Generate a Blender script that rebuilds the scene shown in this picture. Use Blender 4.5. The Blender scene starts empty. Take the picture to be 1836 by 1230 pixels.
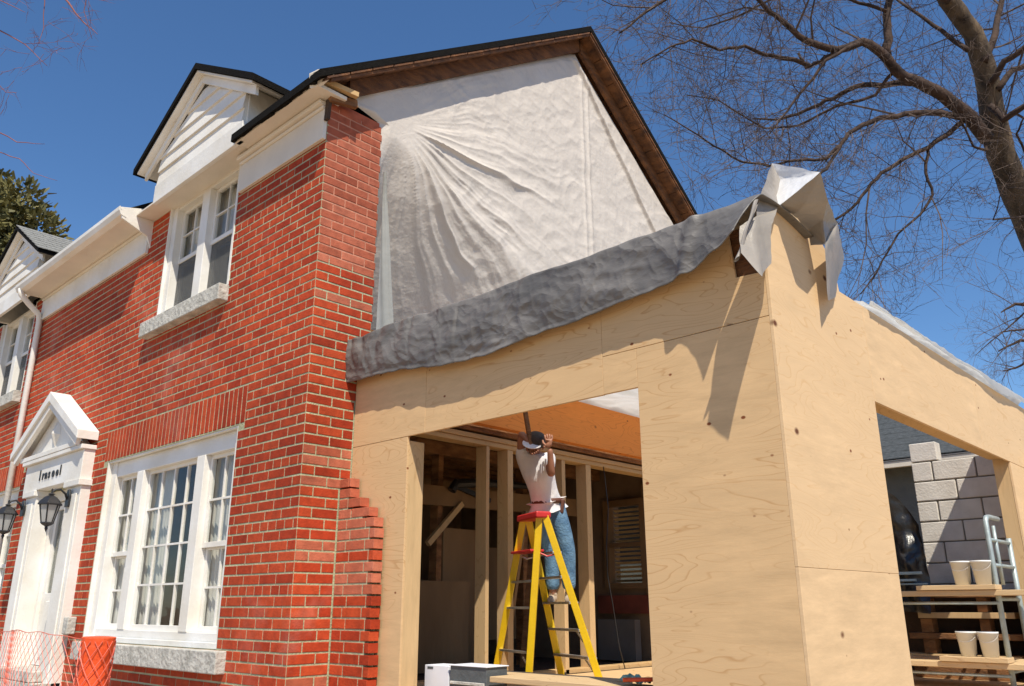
import bpy, bmesh, math, random
from mathutils import Vector, Matrix, noise
random.seed(7)
S = bpy.context.scene
COL = S.collection

# ---------------------------------------------------------------- camera, world, sun, exposure
cam = bpy.data.cameras.new('camera'); cam.sensor_width = 36; cam.lens = 36*1477.9/1836; cam.clip_start = .05; cam.clip_end = 2000
camo = bpy.data.objects.new('camera', cam); COL.objects.link(camo); S.camera = camo
_r = Vector((0.72661151, 0.68704452, -0.00235306)); _f = Vector((-0.65413311, 0.69284398, 0.30344209)); _u = Vector((0.21010853, -0.2189453, 0.95284698))
camo.matrix_world = Matrix(((_r.x, _u.x, -_f.x, 0), (_r.y, _u.y, -_f.y, 0), (_r.z, _u.z, -_f.z, 1.6), (0, 0, 0, 1)))
SUNV = Vector((.56, -.38, 1)).normalized()
W = bpy.data.worlds.new('World'); S.world = W; W.use_nodes = True
wn = W.node_tree; wn.nodes.clear()
sky = wn.nodes.new('ShaderNodeTexSky'); sky.sky_type = 'NISHITA'; sky.sun_disc = False
sky.sun_elevation = math.asin(SUNV.z); sky.sun_rotation = math.atan2(SUNV.x, SUNV.y)
sky.air_density = 1.0; sky.dust_density = .05; sky.ozone_density = 6.5; sky.altitude = 100
bg = wn.nodes.new('ShaderNodeBackground'); bg.inputs[1].default_value = .125
wo = wn.nodes.new('ShaderNodeOutputWorld')
hs = wn.nodes.new('ShaderNodeHueSaturation'); hs.inputs['Saturation'].default_value = 1.09; wn.links.new(sky.outputs[0], hs.inputs['Color']); wn.links.new(hs.outputs[0], bg.inputs[0]); wn.links.new(bg.outputs[0], wo.inputs[0])
sl = bpy.data.lights.new('sun', 'SUN'); sl.energy = 5.0; sl.angle = math.radians(.53); sl.color = (1, .92, .78)
so = bpy.data.objects.new('sun', sl); COL.objects.link(so); so.location = (10, -10, 20)
so.rotation_euler = SUNV.to_track_quat('Z', 'Y').to_euler()
S.view_settings.view_transform = 'Standard'; S.view_settings.look = 'None'; S.view_settings.gamma = 1
S.view_settings.use_curve_mapping = False; S.view_settings.exposure = .2
S.cycles.max_bounces = 7; S.cycles.transparent_max_bounces = 10

# ---------------------------------------------------------------- helpers
class MB:
    """collects verts and faces, built as one mesh object"""
    def __init__(s): s.v = []; s.f = []; s.c = []
    def add(s, vs, fs, c=None):
        n = len(s.v); s.v += [tuple(v) for v in vs]
        for f in fs: s.f.append(tuple(i+n for i in f)); s.c.append(c)
        return s
    def box(s, x0, x1, y0, y1, z0, z1, c=None):
        vs = [(x0,y0,z0),(x1,y0,z0),(x1,y1,z0),(x0,y1,z0),(x0,y0,z1),(x1,y0,z1),(x1,y1,z1),(x0,y1,z1)]
        return s.add(vs, [(0,3,2,1),(4,5,6,7),(0,1,5,4),(1,2,6,5),(2,3,7,6),(3,0,4,7)], c)
    def quad(s, a, b, c, d): return s.add([a,b,c,d], [(0,1,2,3)])
    def prism(s, poly, d, c=None):
        """poly: 3-D points of one face; d: extrusion vector"""
        n = len(poly); d = Vector(d); a = [Vector(p) for p in poly]; b = [p+d for p in a]
        fs = [tuple(range(n)), tuple(range(2*n-1, n-1, -1))]+[(i, i+n, (i+1) % n+n, (i+1) % n) for i in range(n)]
        return s.add(a+b, fs, c)
    def bar(s, p, q, w, t, up=(0,0,1)):
        """rectangular bar from p to q; w across, t along up"""
        p = Vector(p); q = Vector(q); a = (q-p).normalized(); sd = a.cross(Vector(up))
        if sd.length < 1e-4: sd = a.cross(Vector((0,1,0)))
        sd.normalize(); u = sd.cross(a).normalized()
        o = [(-w/2,-t/2),(w/2,-t/2),(w/2,t/2),(-w/2,t/2)]
        vs = [p+sd*i+u*j for i,j in o]+[q+sd*i+u*j for i,j in o]
        return s.add(vs, [(0,1,2,3),(7,6,5,4),(0,4,5,1),(1,5,6,2),(2,6,7,3),(3,7,4,0)])
    def tube(s, pts, n=6, cap=True):
        """pts: (x, y, z, radius)"""
        P = [Vector(p[:3]) for p in pts]; R = [p[3] for p in pts]; base = len(s.v)
        pu = None; vs = []
        for i, p in enumerate(P):
            d = (P[min(i+1, len(P)-1)]-P[max(i-1, 0)])
            if d.length < 1e-7: d = Vector((0,0,1))
            d.normalize()
            if pu is None:
                pu = d.orthogonal().normalized()
            else:
                pu = (pu-d*pu.dot(d))
                pu = pu.normalized() if pu.length > 1e-5 else d.orthogonal().normalized()
            w = d.cross(pu)
            for k in range(n):
                a = 2*math.pi*k/n; vs.append(p+(pu*math.cos(a)+w*math.sin(a))*R[i])
        fs = [(i*n+k, i*n+(k+1) % n, (i+1)*n+(k+1) % n, (i+1)*n+k) for i in range(len(P)-1) for k in range(n)]
        if cap: fs += [tuple(range(n-1, -1, -1)), tuple(range((len(P)-1)*n, len(P)*n))]
        return s.add(vs, fs)
    def lathe(s, cx, cy, prof, n=20):
        vs = []; m = len(prof)
        for r, z in prof:
            for k in range(n):
                a = 2*math.pi*(k+.5)/n; vs.append((cx+r*math.cos(a), cy+r*math.sin(a), z))
        fs = [(i*n+k, i*n+(k+1) % n, (i+1)*n+(k+1) % n, (i+1)*n+k) for i in range(m-1) for k in range(n)]
        return s.add(vs, fs)
    def build(s, name, mat, parent=None, smooth=False, bevel=0, attr=None):
        me = bpy.data.meshes.new(name); me.from_pydata(s.v, [], s.f); me.update()
        if mat: me.materials.append(mat)
        if attr:
            at_ = me.attributes.new('rnd', 'FLOAT', 'FACE')
            at_.data.foreach_set('value', [0. if c is None else c for c in s.c])
        if smooth: me.polygons.foreach_set('use_smooth', [True]*len(me.polygons))
        o = bpy.data.objects.new(name, me); COL.objects.link(o)
        if parent: o.parent = parent
        if bevel:
            b = o.modifiers.new('edge', 'BEVEL'); b.width = bevel; b.segments = 2; b.limit_method = 'ANGLE'
        return o

def thing(name, label, cat, group=None, loc=(0,0,0)):
    o = bpy.data.objects.new(name, None); COL.objects.link(o); o.location = loc; o.empty_display_size = .2
    o['label'] = label; o['category'] = cat
    if group: o['group'] = group
    return o
def tag(o, label, cat, group=None):
    o['label'] = label; o['category'] = cat
    if group: o['group'] = group
    return o
def part(name, parent):
    o = bpy.data.objects.new(name, None); COL.objects.link(o); o.parent = parent; o.empty_display_size = .1
    return o
def B(name, mat, parent, *boxes, bevel=0):
    m = MB()
    for b in boxes: m.box(*b)
    return m.build(name, mat, parent, bevel=bevel)

# ---------------------------------------------------------------- materials
def mat(name, col, rough=.6, var=.12, scale=8., bump=.0, bscale=None, col2=None, metal=0., stretch=(1,1,1), spec=.5, detail=6, trans=0., crumple=0.):
    m = bpy.data.materials.new(name); m.use_nodes = True; t = m.node_tree; N = t.nodes; L = t.links
    b = N['Principled BSDF']; b.inputs['Roughness'].default_value = rough; b.inputs['Metallic'].default_value = metal
    b.inputs['Specular IOR Level'].default_value = spec
    tc = N.new('ShaderNodeTexCoord'); mp = N.new('ShaderNodeMapping'); mp.inputs['Scale'].default_value = stretch
    L.new(tc.outputs['Object'], mp.inputs[0])
    nz = N.new('ShaderNodeTexNoise'); nz.inputs['Scale'].default_value = scale; nz.inputs['Detail'].default_value = detail
    L.new(mp.outputs[0], nz.inputs['Vector'])
    rp = N.new('ShaderNodeValToRGB'); rp.color_ramp.elements[0].position = .3; rp.color_ramp.elements[1].position = .7
    c2 = col2 or tuple(c*(1+var) for c in col); c1 = col if col2 else tuple(c*(1-var) for c in col)
    rp.color_ramp.elements[0].color = (*c1, 1); rp.color_ramp.elements[1].color = (*c2, 1)
    L.new(nz.outputs[0], rp.inputs[0]); L.new(rp.outputs[0], b.inputs['Base Color'])
    if bump:
        n2 = N.new('ShaderNodeTexNoise'); n2.inputs['Scale'].default_value = bscale or scale*4; n2.inputs['Detail'].default_value = 5
        L.new(mp.outputs[0], n2.inputs['Vector'])
        bp = N.new('ShaderNodeBump'); bp.inputs['Strength'].default_value = bump; bp.inputs['Distance'].default_value = .02
        L.new(n2.outputs[0], bp.inputs['Height']); L.new(bp.outputs[0], b.inputs['Normal'])
    if crumple:
        dn = N.new('ShaderNodeTexNoise'); dn.inputs['Scale'].default_value = 2.2; dn.inputs['Detail'].default_value = 3; L.new(tc.outputs['Object'], dn.inputs['Vector'])
        ds = N.new('ShaderNodeVectorMath'); ds.operation = 'MULTIPLY_ADD'; ds.inputs[1].default_value = (.5,.5,.5); L.new(dn.outputs['Color'], ds.inputs[0]); L.new(tc.outputs['Object'], ds.inputs[2])
        prev = bp.outputs[0] if bump else None
        for scl, stg in ((4.5, crumple), (11, crumple*.5)):
            vo = N.new('ShaderNodeTexVoronoi'); vo.inputs['Scale'].default_value = scl; L.new(ds.outputs[0], vo.inputs['Vector'])
            b2 = N.new('ShaderNodeBump'); b2.inputs['Strength'].default_value = stg; b2.inputs['Distance'].default_value = .05
            L.new(vo.outputs['Distance'], b2.inputs['Height'])
            if prev is not None: L.new(prev, b2.inputs['Normal'])
            prev = b2.outputs[0]
        L.new(prev, b.inputs['Normal'])
    if trans:
        tr = N.new('ShaderNodeBsdfTranslucent'); L.new(rp.outputs[0], tr.inputs[0])
        if bump: L.new(bp.outputs[0], tr.inputs['Normal'])
        mx = N.new('ShaderNodeMixShader'); mx.inputs[0].default_value = trans
        L.new(b.outputs[0], mx.inputs[1]); L.new(tr.outputs[0], mx.inputs[2])
        L.new(mx.outputs[0], N['Material Output'].inputs[0])
    return m

def brick_mat(name='brick', a=(.40,.045,.014), b=(.52,.078,.024), wash=(.62,.36,.29)):
    m = bpy.data.materials.new(name); m.use_nodes = True; t = m.node_tree; N = t.nodes; L = t.links
    bs = N['Principled BSDF']; bs.inputs['Roughness'].default_value = .85; bs.inputs['Specular IOR Level'].default_value = .25
    oi = N.new('ShaderNodeObjectInfo'); at_ = N.new('ShaderNodeAttribute'); at_.attribute_name = 'rnd'
    ad = N.new('ShaderNodeMath'); ad.operation = 'ADD'; L.new(oi.outputs['Random'], ad.inputs[0]); L.new(at_.outputs['Fac'], ad.inputs[1])
    fr = N.new('ShaderNodeMath'); fr.operation = 'FRACT'; L.new(ad.outputs[0], fr.inputs[0])
    rp = N.new('ShaderNodeValToRGB'); e = rp.color_ramp.elements; e[0].color = (*a, 1); e[1].color = (*b, 1)
    mid = e.new(.55); mid.color = (*[x*.55+y*.45 for x, y in zip(a, b)], 1); dk = e.new(.06); dk.color = (*[x*.85 for x in a], 1)
    dk2 = e.new(.1); dk2.color = (*a, 1)
    L.new(fr.outputs[0], rp.inputs[0])
    ge = N.new('ShaderNodeNewGeometry')
    nz = N.new('ShaderNodeTexNoise'); nz.inputs['Scale'].default_value = 14; nz.inputs['Detail'].default_value = 8; L.new(ge.outputs['Position'], nz.inputs['Vector'])
    mx = N.new('ShaderNodeMix'); mx.data_type = 'RGBA'; mx.blend_type = 'MULTIPLY'; mx.inputs[0].default_value = .55
    r2 = N.new('ShaderNodeValToRGB'); r2.color_ramp.elements[0].position = .3; r2.color_ramp.elements[0].color = (.60,.58,.57,1); r2.color_ramp.elements[1].position = .62; r2.color_ramp.elements[1].color = (1.15,1.12,1.1,1)
    L.new(nz.outputs[0], r2.inputs[0]); L.new(rp.outputs[0], mx.inputs[6]); L.new(r2.outputs[0], mx.inputs[7])
    # mortar smears: patchy pale dust on the brick faces
    n3 = N.new('ShaderNodeTexNoise'); n3.inputs['Scale'].default_value = 1.3; n3.inputs['Detail'].default_value = 9; n3.inputs['Roughness'].default_value = .65; L.new(ge.outputs['Position'], n3.inputs['Vector'])
    r3 = N.new('ShaderNodeValToRGB'); r3.color_ramp.elements[0].position = .56; r3.color_ramp.elements[0].color = (0,0,0,1); r3.color_ramp.elements[1].position = .8; r3.color_ramp.elements[1].color = (.32,.32,.32,1)
    L.new(n3.outputs[0], r3.inputs[0])
    m3 = N.new('ShaderNodeMix'); m3.data_type = 'RGBA'; m3.inputs[7].default_value = (*wash, 1)
    n4 = N.new('ShaderNodeTexNoise'); n4.inputs['Scale'].default_value = .9; n4.inputs['Detail'].default_value = 5; L.new(ge.outputs['Position'], n4.inputs['Vector'])
    r4 = N.new('ShaderNodeValToRGB'); r4.color_ramp.elements[0].position = .35; r4.color_ramp.elements[0].color = (.74,.70,.70,1); r4.color_ramp.elements[1].position = .6; r4.color_ramp.elements[1].color = (1.05,1.05,1.05,1); L.new(n4.outputs[0], r4.inputs[0])
    m4 = N.new('ShaderNodeMix'); m4.data_type = 'RGBA'; m4.blend_type = 'MULTIPLY'; m4.inputs[0].default_value = 1; L.new(mx.outputs[2], m4.inputs[6]); L.new(r4.outputs[0], m4.inputs[7])
    L.new(r3.outputs[0], m3.inputs[0]); L.new(m4.outputs[2], m3.inputs[6]); L.new(m3.outputs[2], bs.inputs['Base Color'])
    n2 = N.new('ShaderNodeTexNoise'); n2.inputs['Scale'].default_value = 70; n2.inputs['Detail'].default_value = 4; L.new(ge.outputs['Position'], n2.inputs['Vector'])
    bp = N.new('ShaderNodeBump'); bp.inputs['Strength'].default_value = .5; bp.inputs['Distance'].default_value = .006
    L.new(n2.outputs[0], bp.inputs['Height']); L.new(bp.outputs[0], bs.inputs['Normal'])
    return m

def ply_mat(name, base=(.60,.385,.19), dark=(.42,.235,.095), horiz='x', knots=True, sat=1.):
    m = bpy.data.materials.new(name); m.use_nodes = True; t = m.node_tree; N = t.nodes; L = t.links
    bs = N['Principled BSDF']; bs.inputs['Roughness'].default_value = .7; bs.inputs['Specular IOR Level'].default_value = .25
    tc = N.new('ShaderNodeTexCoord'); oi = N.new('ShaderNodeObjectInfo')
    va = N.new('ShaderNodeVectorMath'); va.operation = 'ADD'; L.new(tc.outputs['Object'], va.inputs[0])
    sc = N.new('ShaderNodeVectorMath'); sc.operation = 'SCALE'; sc.inputs[3].default_value = 9.; cx = N.new('ShaderNodeCombineXYZ')
    L.new(oi.outputs['Random'], cx.inputs[0]); L.new(oi.outputs['Random'], cx.inputs[1]); L.new(oi.outputs['Random'], cx.inputs[2]); L.new(cx.outputs[0], sc.inputs[0]); L.new(sc.outputs[0], va.inputs[1])
    mp = N.new('ShaderNodeMapping'); L.new(va.outputs[0], mp.inputs[0])
    st = {'x': (.45, 1, 2.6), 'y': (1, .45, 2.6), 'z': (2.6, 2.6, .45)}[horiz]; mp.inputs['Scale'].default_value = st
    # contour-like face grain: bands of a smooth stretched noise
    nz = N.new('ShaderNodeTexNoise'); nz.inputs['Scale'].default_value = 1.5; nz.inputs['Detail'].default_value = 2.5; nz.inputs['Distortion'].default_value = .5; L.new(mp.outputs[0], nz.inputs['Vector'])
    mu = N.new('ShaderNodeMath'); mu.operation = 'MULTIPLY'; mu.inputs[1].default_value = 26; L.new(nz.outputs[0], mu.inputs[0])
    fr = N.new('ShaderNodeMath'); fr.operation = 'FRACT'; L.new(mu.outputs[0], fr.inputs[0])
    rp = N.new('ShaderNodeValToRGB'); e = rp.color_ramp.elements; e[0].position = 0; e[0].color = (*base, 1); e[1].position = 1; e[1].color = (*base, 1)
    k = e.new(.8); k.color = (*[x*.965 for x in base], 1); k2 = e.new(.92); k2.color = (*[x*.15+y*.85 for x, y in zip(base, dark)], 1); k3 = e.new(.97); k3.color = (*base, 1)
    L.new(fr.outputs[0], rp.inputs[0])
    # fade of the grain so it only shows in patches
    pz = N.new('ShaderNodeTexNoise'); pz.inputs['Scale'].default_value = 1.1; pz.inputs['Detail'].default_value = 3; L.new(va.outputs[0], pz.inputs['Vector'])
    pr = N.new('ShaderNodeValToRGB'); pr.color_ramp.elements[0].position = .40; pr.color_ramp.elements[1].position = .54; L.new(pz.outputs[0], pr.inputs[0])
    fine = N.new('ShaderNodeTexNoise'); fine.inputs['Scale'].default_value = 5; fine.inputs['Detail'].default_value = 9; fine.inputs['Roughness'].default_value = .7; L.new(mp.outputs[0], fine.inputs['Vector'])
    fp = N.new('ShaderNodeValToRGB'); fp.color_ramp.elements[0].position = .3; fp.color_ramp.elements[0].color = (*[x*.84 for x in base], 1); fp.color_ramp.elements[1].position = .7; fp.color_ramp.elements[1].color = (*[min(1, x*1.12) for x in base], 1); L.new(fine.outputs[0], fp.inputs[0])
    mx = N.new('ShaderNodeMix'); mx.data_type = 'RGBA'; L.new(pr.outputs[0], mx.inputs[0]); L.new(fp.outputs[0], mx.inputs[6]); L.new(rp.outputs[0], mx.inputs[7])
    m0 = N.new('ShaderNodeMix'); m0.data_type = 'RGBA'; m0.inputs[0].default_value = .3; L.new(mx.outputs[2], m0.inputs[6]); L.new(fp.outputs[0], m0.inputs[7])
    out = m0.outputs[2]
    if knots:
        for scl, w0, w1, col, st2 in ((1.35, .03, .07, (.14,.05,.02), (1.6,1.6,2.2)), (4.6, .045, .075, (.20,.06,.02), (1,1,1.5))):
            mq = N.new('ShaderNodeMapping'); mq.inputs['Scale'].default_value = st2; L.new(va.outputs[0], mq.inputs[0])
            vo = N.new('ShaderNodeTexVoronoi'); vo.inputs['Scale'].default_value = scl; L.new(mq.outputs[0], vo.inputs['Vector'])
            vr = N.new('ShaderNodeValToRGB'); vr.color_ramp.elements[0].position = w0; vr.color_ramp.elements[0].color = (1,1,1,1); vr.color_ramp.elements[1].position = w1; vr.color_ramp.elements[1].color = (0,0,0,1)
            L.new(vo.outputs['Distance'], vr.inputs[0])
            mk = N.new('ShaderNodeMix'); mk.data_type = 'RGBA'; mk.inputs[7].default_value = (*col, 1)
            L.new(vr.outputs[0], mk.inputs[0]); L.new(out, mk.inputs[6]); out = mk.outputs[2]
    L.new(out, bs.inputs['Base Color'])
    bp = N.new('ShaderNodeBump'); bp.inputs['Strength'].default_value = .15; bp.inputs['Distance'].default_value = .01
    L.new(fine.outputs[0], bp.inputs['Height']); L.new(bp.outputs[0], bs.inputs['Normal'])
    return m

def glass_mat():
    m = bpy.data.materials.new('window_glass'); m.use_nodes = True; N = m.node_tree.nodes; L = m.node_tree.links
    N.remove(N['Principled BSDF'])
    g = N.new('ShaderNodeBsdfGlossy'); g.inputs['Roughness'].default_value = .02
    tr = N.new('ShaderNodeBsdfTransparent'); tr.inputs[0].default_value = (.95,.96,.95,1)
    lw = N.new('ShaderNodeLayerWeight'); lw.inputs[0].default_value = .5; pw = N.new('ShaderNodeMath'); pw.operation = 'POWER'; pw.inputs[1].default_value = 4; L.new(lw.outputs['Facing'], pw.inputs[0]); fz = N.new('ShaderNodeMath'); fz.operation = 'MULTIPLY_ADD'; fz.inputs[1].default_value = .4; fz.inputs[2].default_value = .025; L.new(pw.outputs[0], fz.inputs[0])
    nz = N.new('ShaderNodeTexNoise'); nz.inputs['Scale'].default_value = 2.2; tc = N.new('ShaderNodeTexCoord'); L.new(tc.outputs['Object'], nz.inputs['Vector'])
    bp = N.new('ShaderNodeBump'); bp.inputs['Strength'].default_value = .12; bp.inputs['Distance'].default_value = .05
    L.new(nz.outputs[0], bp.inputs['Height']); L.new(bp.outputs[0], g.inputs['Normal'])
    mx = N.new('ShaderNodeMixShader'); L.new(fz.outputs[0], mx.inputs[0]); L.new(tr.outputs[0], mx.inputs[1]); L.new(g.outputs[0], mx.inputs[2])
    L.new(mx.outputs[0], N['Material Output'].inputs[0])
    return m

M = dict(
    brick=brick_mat(), brick_pale=brick_mat('washed_brick', (.44,.115,.06), (.52,.165,.095), (.66,.42,.34)),
    mortar=mat('mortar', (.40,.40,.25), .95, .18, 6, .5, 60),
    white=mat('white_paint', (.70,.66,.58), .5, .05, 2.2, .15, 30, col2=(.83,.82,.79)),
    cream=mat('aged_white_paint', (.70,.63,.53), .55, .08, 2.5, .1, 20),
    stone=mat('limestone', (.36,.35,.31), .9, .3, 9, .8, 25, col2=(.62,.6,.54)),
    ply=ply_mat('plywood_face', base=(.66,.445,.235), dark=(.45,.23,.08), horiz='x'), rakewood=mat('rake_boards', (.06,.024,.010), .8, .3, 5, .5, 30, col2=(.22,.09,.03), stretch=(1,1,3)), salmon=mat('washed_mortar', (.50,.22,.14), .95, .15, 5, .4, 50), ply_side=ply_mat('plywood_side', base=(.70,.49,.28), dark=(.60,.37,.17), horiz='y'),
    lumber=ply_mat('spruce_lumber', base=(.58,.40,.21), dark=(.4,.24,.1), horiz='z', knots=False),
    lumber_y=ply_mat('spruce_lumber_long', base=(.55,.36,.17), dark=(.4,.22,.09), horiz='y', knots=False),
    lvl=ply_mat('orange_engineered_beam', base=(.80,.28,.06), dark=(.5,.14,.03), horiz='y', knots=True),
    oldwood=mat('old_brown_boards', (.13,.055,.02), .8, .3, 5, .5, 30, col2=(.34,.16,.06), stretch=(1,1,3)),
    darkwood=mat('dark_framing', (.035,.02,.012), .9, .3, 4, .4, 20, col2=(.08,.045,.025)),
    asphalt=mat('asphalt_shingle', (.010,.009,.008), .95, .3, 40, .5, 90, spec=.08),
    shingle=mat('grey_shingle', (.17,.17,.16), .9, .25, 30, .6, 120, col2=(.3,.3,.28)),
    shingle_dark=mat('dark_grey_shingle', (.035,.042,.045), .9, .2, 20, .5, 120, col2=(.075,.083,.09)),
    glass=glass_mat(),
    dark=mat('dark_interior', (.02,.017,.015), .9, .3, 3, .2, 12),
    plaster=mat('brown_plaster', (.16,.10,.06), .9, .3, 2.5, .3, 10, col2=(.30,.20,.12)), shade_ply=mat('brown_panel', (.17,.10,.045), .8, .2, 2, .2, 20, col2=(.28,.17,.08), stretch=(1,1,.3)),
    curtain=mat('sheer_curtain', (.82,.80,.76), .8, .08, 6, .15, 30, trans=.35),
    black=mat('black_iron', (.018,.018,.02), .45, .2, 20, .3, 60),
    tarp=mat('grey_tarp', (.10,.095,.09), .5, .3, 2.0, .5, 6, col2=(.21,.195,.18), stretch=(1,1,2.2), trans=.03, crumple=.5),
    poly=mat('white_poly_sheet', (.69,.625,.555), .42, .05, 3, .3, 22, trans=.12), drape=mat('shaded_grey_backing', (.27,.245,.22), .5, .1, 3, .35, 14, trans=.08, crumple=.3),  # drape: grey backing, with the shade on flaps and hood put into its colour
    poly2=mat('clear_poly_sheet', (.66,.68,.68), .3, .06, 3, .5, 9, trans=.5),
    blackpoly=mat('black_poly', (.015,.015,.017), .32, .3, 5, .9, 9),
    yellow=mat('yellow_fibreglass', (.80,.52,.01), .4, .06, 10, .1, 50),
    red=mat('red_plastic', (.55,.03,.03), .45, .1, 9),
    alu=mat('aluminium', (.6,.6,.6), .35, .08, 14, metal=.85),
    galv=mat('galvanised_steel', (.36,.42,.42), .5, .15, 14, .1, 40, metal=.35),
    block=mat('painted_block', (.60,.56,.50), .9, .12, 7, .25, 55, col2=(.72,.68,.62)),
    orange=mat('orange_snow_fence', (.85,.10,.02), .5, .12, 14, .2, 60),
    ground=mat('bare_ground', (.30,.215,.13), .95, .3, 3, .8, 30, col2=(.46,.35,.23)),
    bark=mat('bark', (.025,.016,.010), .95, .3, 5, 1., 18, col2=(.15,.105,.065), stretch=(1,1,.35)),
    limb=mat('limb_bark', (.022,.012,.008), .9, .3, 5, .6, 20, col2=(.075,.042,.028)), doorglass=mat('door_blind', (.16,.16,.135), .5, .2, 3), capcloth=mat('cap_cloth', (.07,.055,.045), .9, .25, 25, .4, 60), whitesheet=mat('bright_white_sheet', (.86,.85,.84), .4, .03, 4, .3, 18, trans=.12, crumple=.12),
    twig=mat('twig', (.055,.036,.028), .9, .3, 3, col2=(.15,.105,.085)),
    redtwig=mat('budding_twig', (.20,.07,.06), .9, .3, 3, col2=(.30,.12,.10)),
    leaf=mat('evergreen_leaf', (.035,.04,.008), .7, .3, 1.2, col2=(.21,.18,.05)),
    denim=mat('denim', (.06,.14,.25), .9, .3, 12, .5, 60, col2=(.15,.28,.42)),
    shirt=mat('white_tshirt', (.74,.73,.75), .9, .06, 5, .5, 12),
    skin=mat('skin', (.33,.15,.09), .6, .1, 8), leather=mat('brown_leather', (.1,.035,.02), .6, .2, 10),
    hair=mat('dark_hair', (.03,.02,.015), .8, .2, 20), sole=mat('work_boot', (.45,.36,.27), .8, .15, 10),
    bucket=mat('white_bucket', (.76,.76,.73), .4, .06, 5), greycloth=mat('grey_box', (.09,.10,.105), .7, .2, 6, .3, 30),
    paper=mat('white_carton', (.70,.72,.78), .7, .06, 4), green=mat('green_cloth', (.30,.50,.36), .85, .15, 8, .4, 20),
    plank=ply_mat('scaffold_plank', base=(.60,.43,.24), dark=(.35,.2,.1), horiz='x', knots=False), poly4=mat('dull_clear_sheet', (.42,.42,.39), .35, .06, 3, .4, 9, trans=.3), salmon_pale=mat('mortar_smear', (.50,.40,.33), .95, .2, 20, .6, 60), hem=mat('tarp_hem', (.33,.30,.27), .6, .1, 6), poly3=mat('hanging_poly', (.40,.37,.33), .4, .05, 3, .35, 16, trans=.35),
    brick_flat=mat('red_paint', (.20,.05,.03), .7, .25, 6), greyboard=mat('grey_board', (.20,.18,.16), .8, .15, 3), mortar_dark=mat('grey_mortar', (.2,.18,.15), .95, .2, 8), orange_net=mat('orange_mesh', (.75,.16,.10), .5, .12, 14),
    greywall=mat('grey_stucco', (.13,.14,.135), .95, .15, 4, .4, 30),
)

XC, Y0, YW, Y1, XR = -5.44, 3.434, 3.79, 3.894, -1.80   # house corner, facade plane, brick stub plane, plywood front plane, plywood side plane
CAM = Vector((0, 0, 1.6))
# ---------------------------------------------------------------- ground
g = MB(); n = 24
g.add([(-400+800*i/n, -400+800*j/n, 0) for j in range(n+1) for i in range(n+1)], [(j*(n+1)+i, j*(n+1)+i+1, (j+1)*(n+1)+i+1, (j+1)*(n+1)+i) for j in range(n) for i in range(n)])
o = g.build('ground', M['ground']); o['kind'] = 'structure'

# ================================================================ BRICK HOUSE
rnd = random.Random(3)
house = thing('brick_house', 'two storey red brick house with white trim and the gable end torn open', 'house')
ZT = 5.84
HOLES = [(-9.22, -6.47, 1.27, 3.08), (-9.32, -6.37, 3.08, 3.415),      # big window, soldier course
         (-8.46, -6.93, 4.49, 5.9), (-11.0, -10.0, .0, 2.93),          # upper window, door
         (-14.86, -12.05, 1.27, 3.08), (-14.26, -12.73, 4.49, 5.9)]
def cells(u0, u1, z0, z1, holes):
    us = sorted({u0, u1, *[h[0] for h in holes], *[h[1] for h in holes]}); zs = sorted({z0, z1, *[h[2] for h in holes], *[h[3] for h in holes]})
    us = [u for u in us if u0 <= u <= u1]; zs = [z for z in zs if z0 <= z <= z1]
    solid = lambda u, z: u0 < u < u1 and z0 < z < z1 and not any(h[0] < u < h[1] and h[2] < z < h[3] for h in holes)
    return us, zs, solid
# mortar body of the facade (thick wall with real reveals)
m = MB(); us, zs, solid = cells(-19., XC-.0045, 0., ZT, [h for i, h in enumerate(HOLES) if i != 1])
yf, yb = Y0+.0042, Y0+.26
for i in range(len(us)-1):
    for j in range(len(zs)-1):
        a, b, c, d = us[i], us[i+1], zs[j], zs[j+1]; um, zm = (a+b)/2, (c+d)/2
        if not solid(um, zm): continue
        m.quad((a,yf,c),(b,yf,c),(b,yf,d),(a,yf,d)); m.quad((b,yb,c),(a,yb,c),(a,yb,d),(b,yb,d))
        if i == 0 or not solid((us[i-1]+a)/2, zm): m.quad((a,yb,c),(a,yf,c),(a,yf,d),(a,yb,d))
        if i == len(us)-2 or not solid((b+us[min(i+2, len(us)-1)])/2, zm): m.quad((b,yf,c),(b,yb,c),(b,yb,d),(b,yf,d))
        if j == 0 or not solid(um, (zs[j-1]+c)/2): m.quad((a,yb,c),(b,yb,c),(b,yf,c),(a,yf,c))
        if j == len(zs)-2 or not solid(um, (d+zs[min(j+2, len(zs)-1)])/2): m.quad((a,yf,d),(b,yf,d),(b,yb,d),(a,yb,d))
m.build('wall', M['mortar'], house)
# gable return and stub, mortar bodies
m = MB(); m.box(XC-.22, XC-.0045, Y0+.262, 4.015, 0, 5.80); m.box(XC-.0045, -5.03, YW+.004, Y1-.012, 0, 2.20); m.box(XC-.0046, -5.13, YW+.0041, Y1-.0121, 2.201, 2.29); m.box(XC-.0047, -5.32, YW+.0042, Y1-.0122, 2.291, 2.45)
m.build('wall', M['mortar'], house)
m = MB(); m.box(XC-.1, XC-.0044, Y0+.02, 4.014, 4.35, 5.79); m.build('wall', M['salmon'], house)
# far walls of the house
B('wall', M['plaster'], house, (-19.2, -19., Y0+.27, 9.2, 0, 5.8), (-19., -6.72, 9.0, 9.2, 0, 5.8), (-6.72, -6.18, 9.0, 9.2, 0, 1.80), (-6.72, -6.18, 9.0, 9.2, 2.92, 5.8), (-6.18, -5.3, 9.0, 9.2, 0, 5.8))

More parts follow.
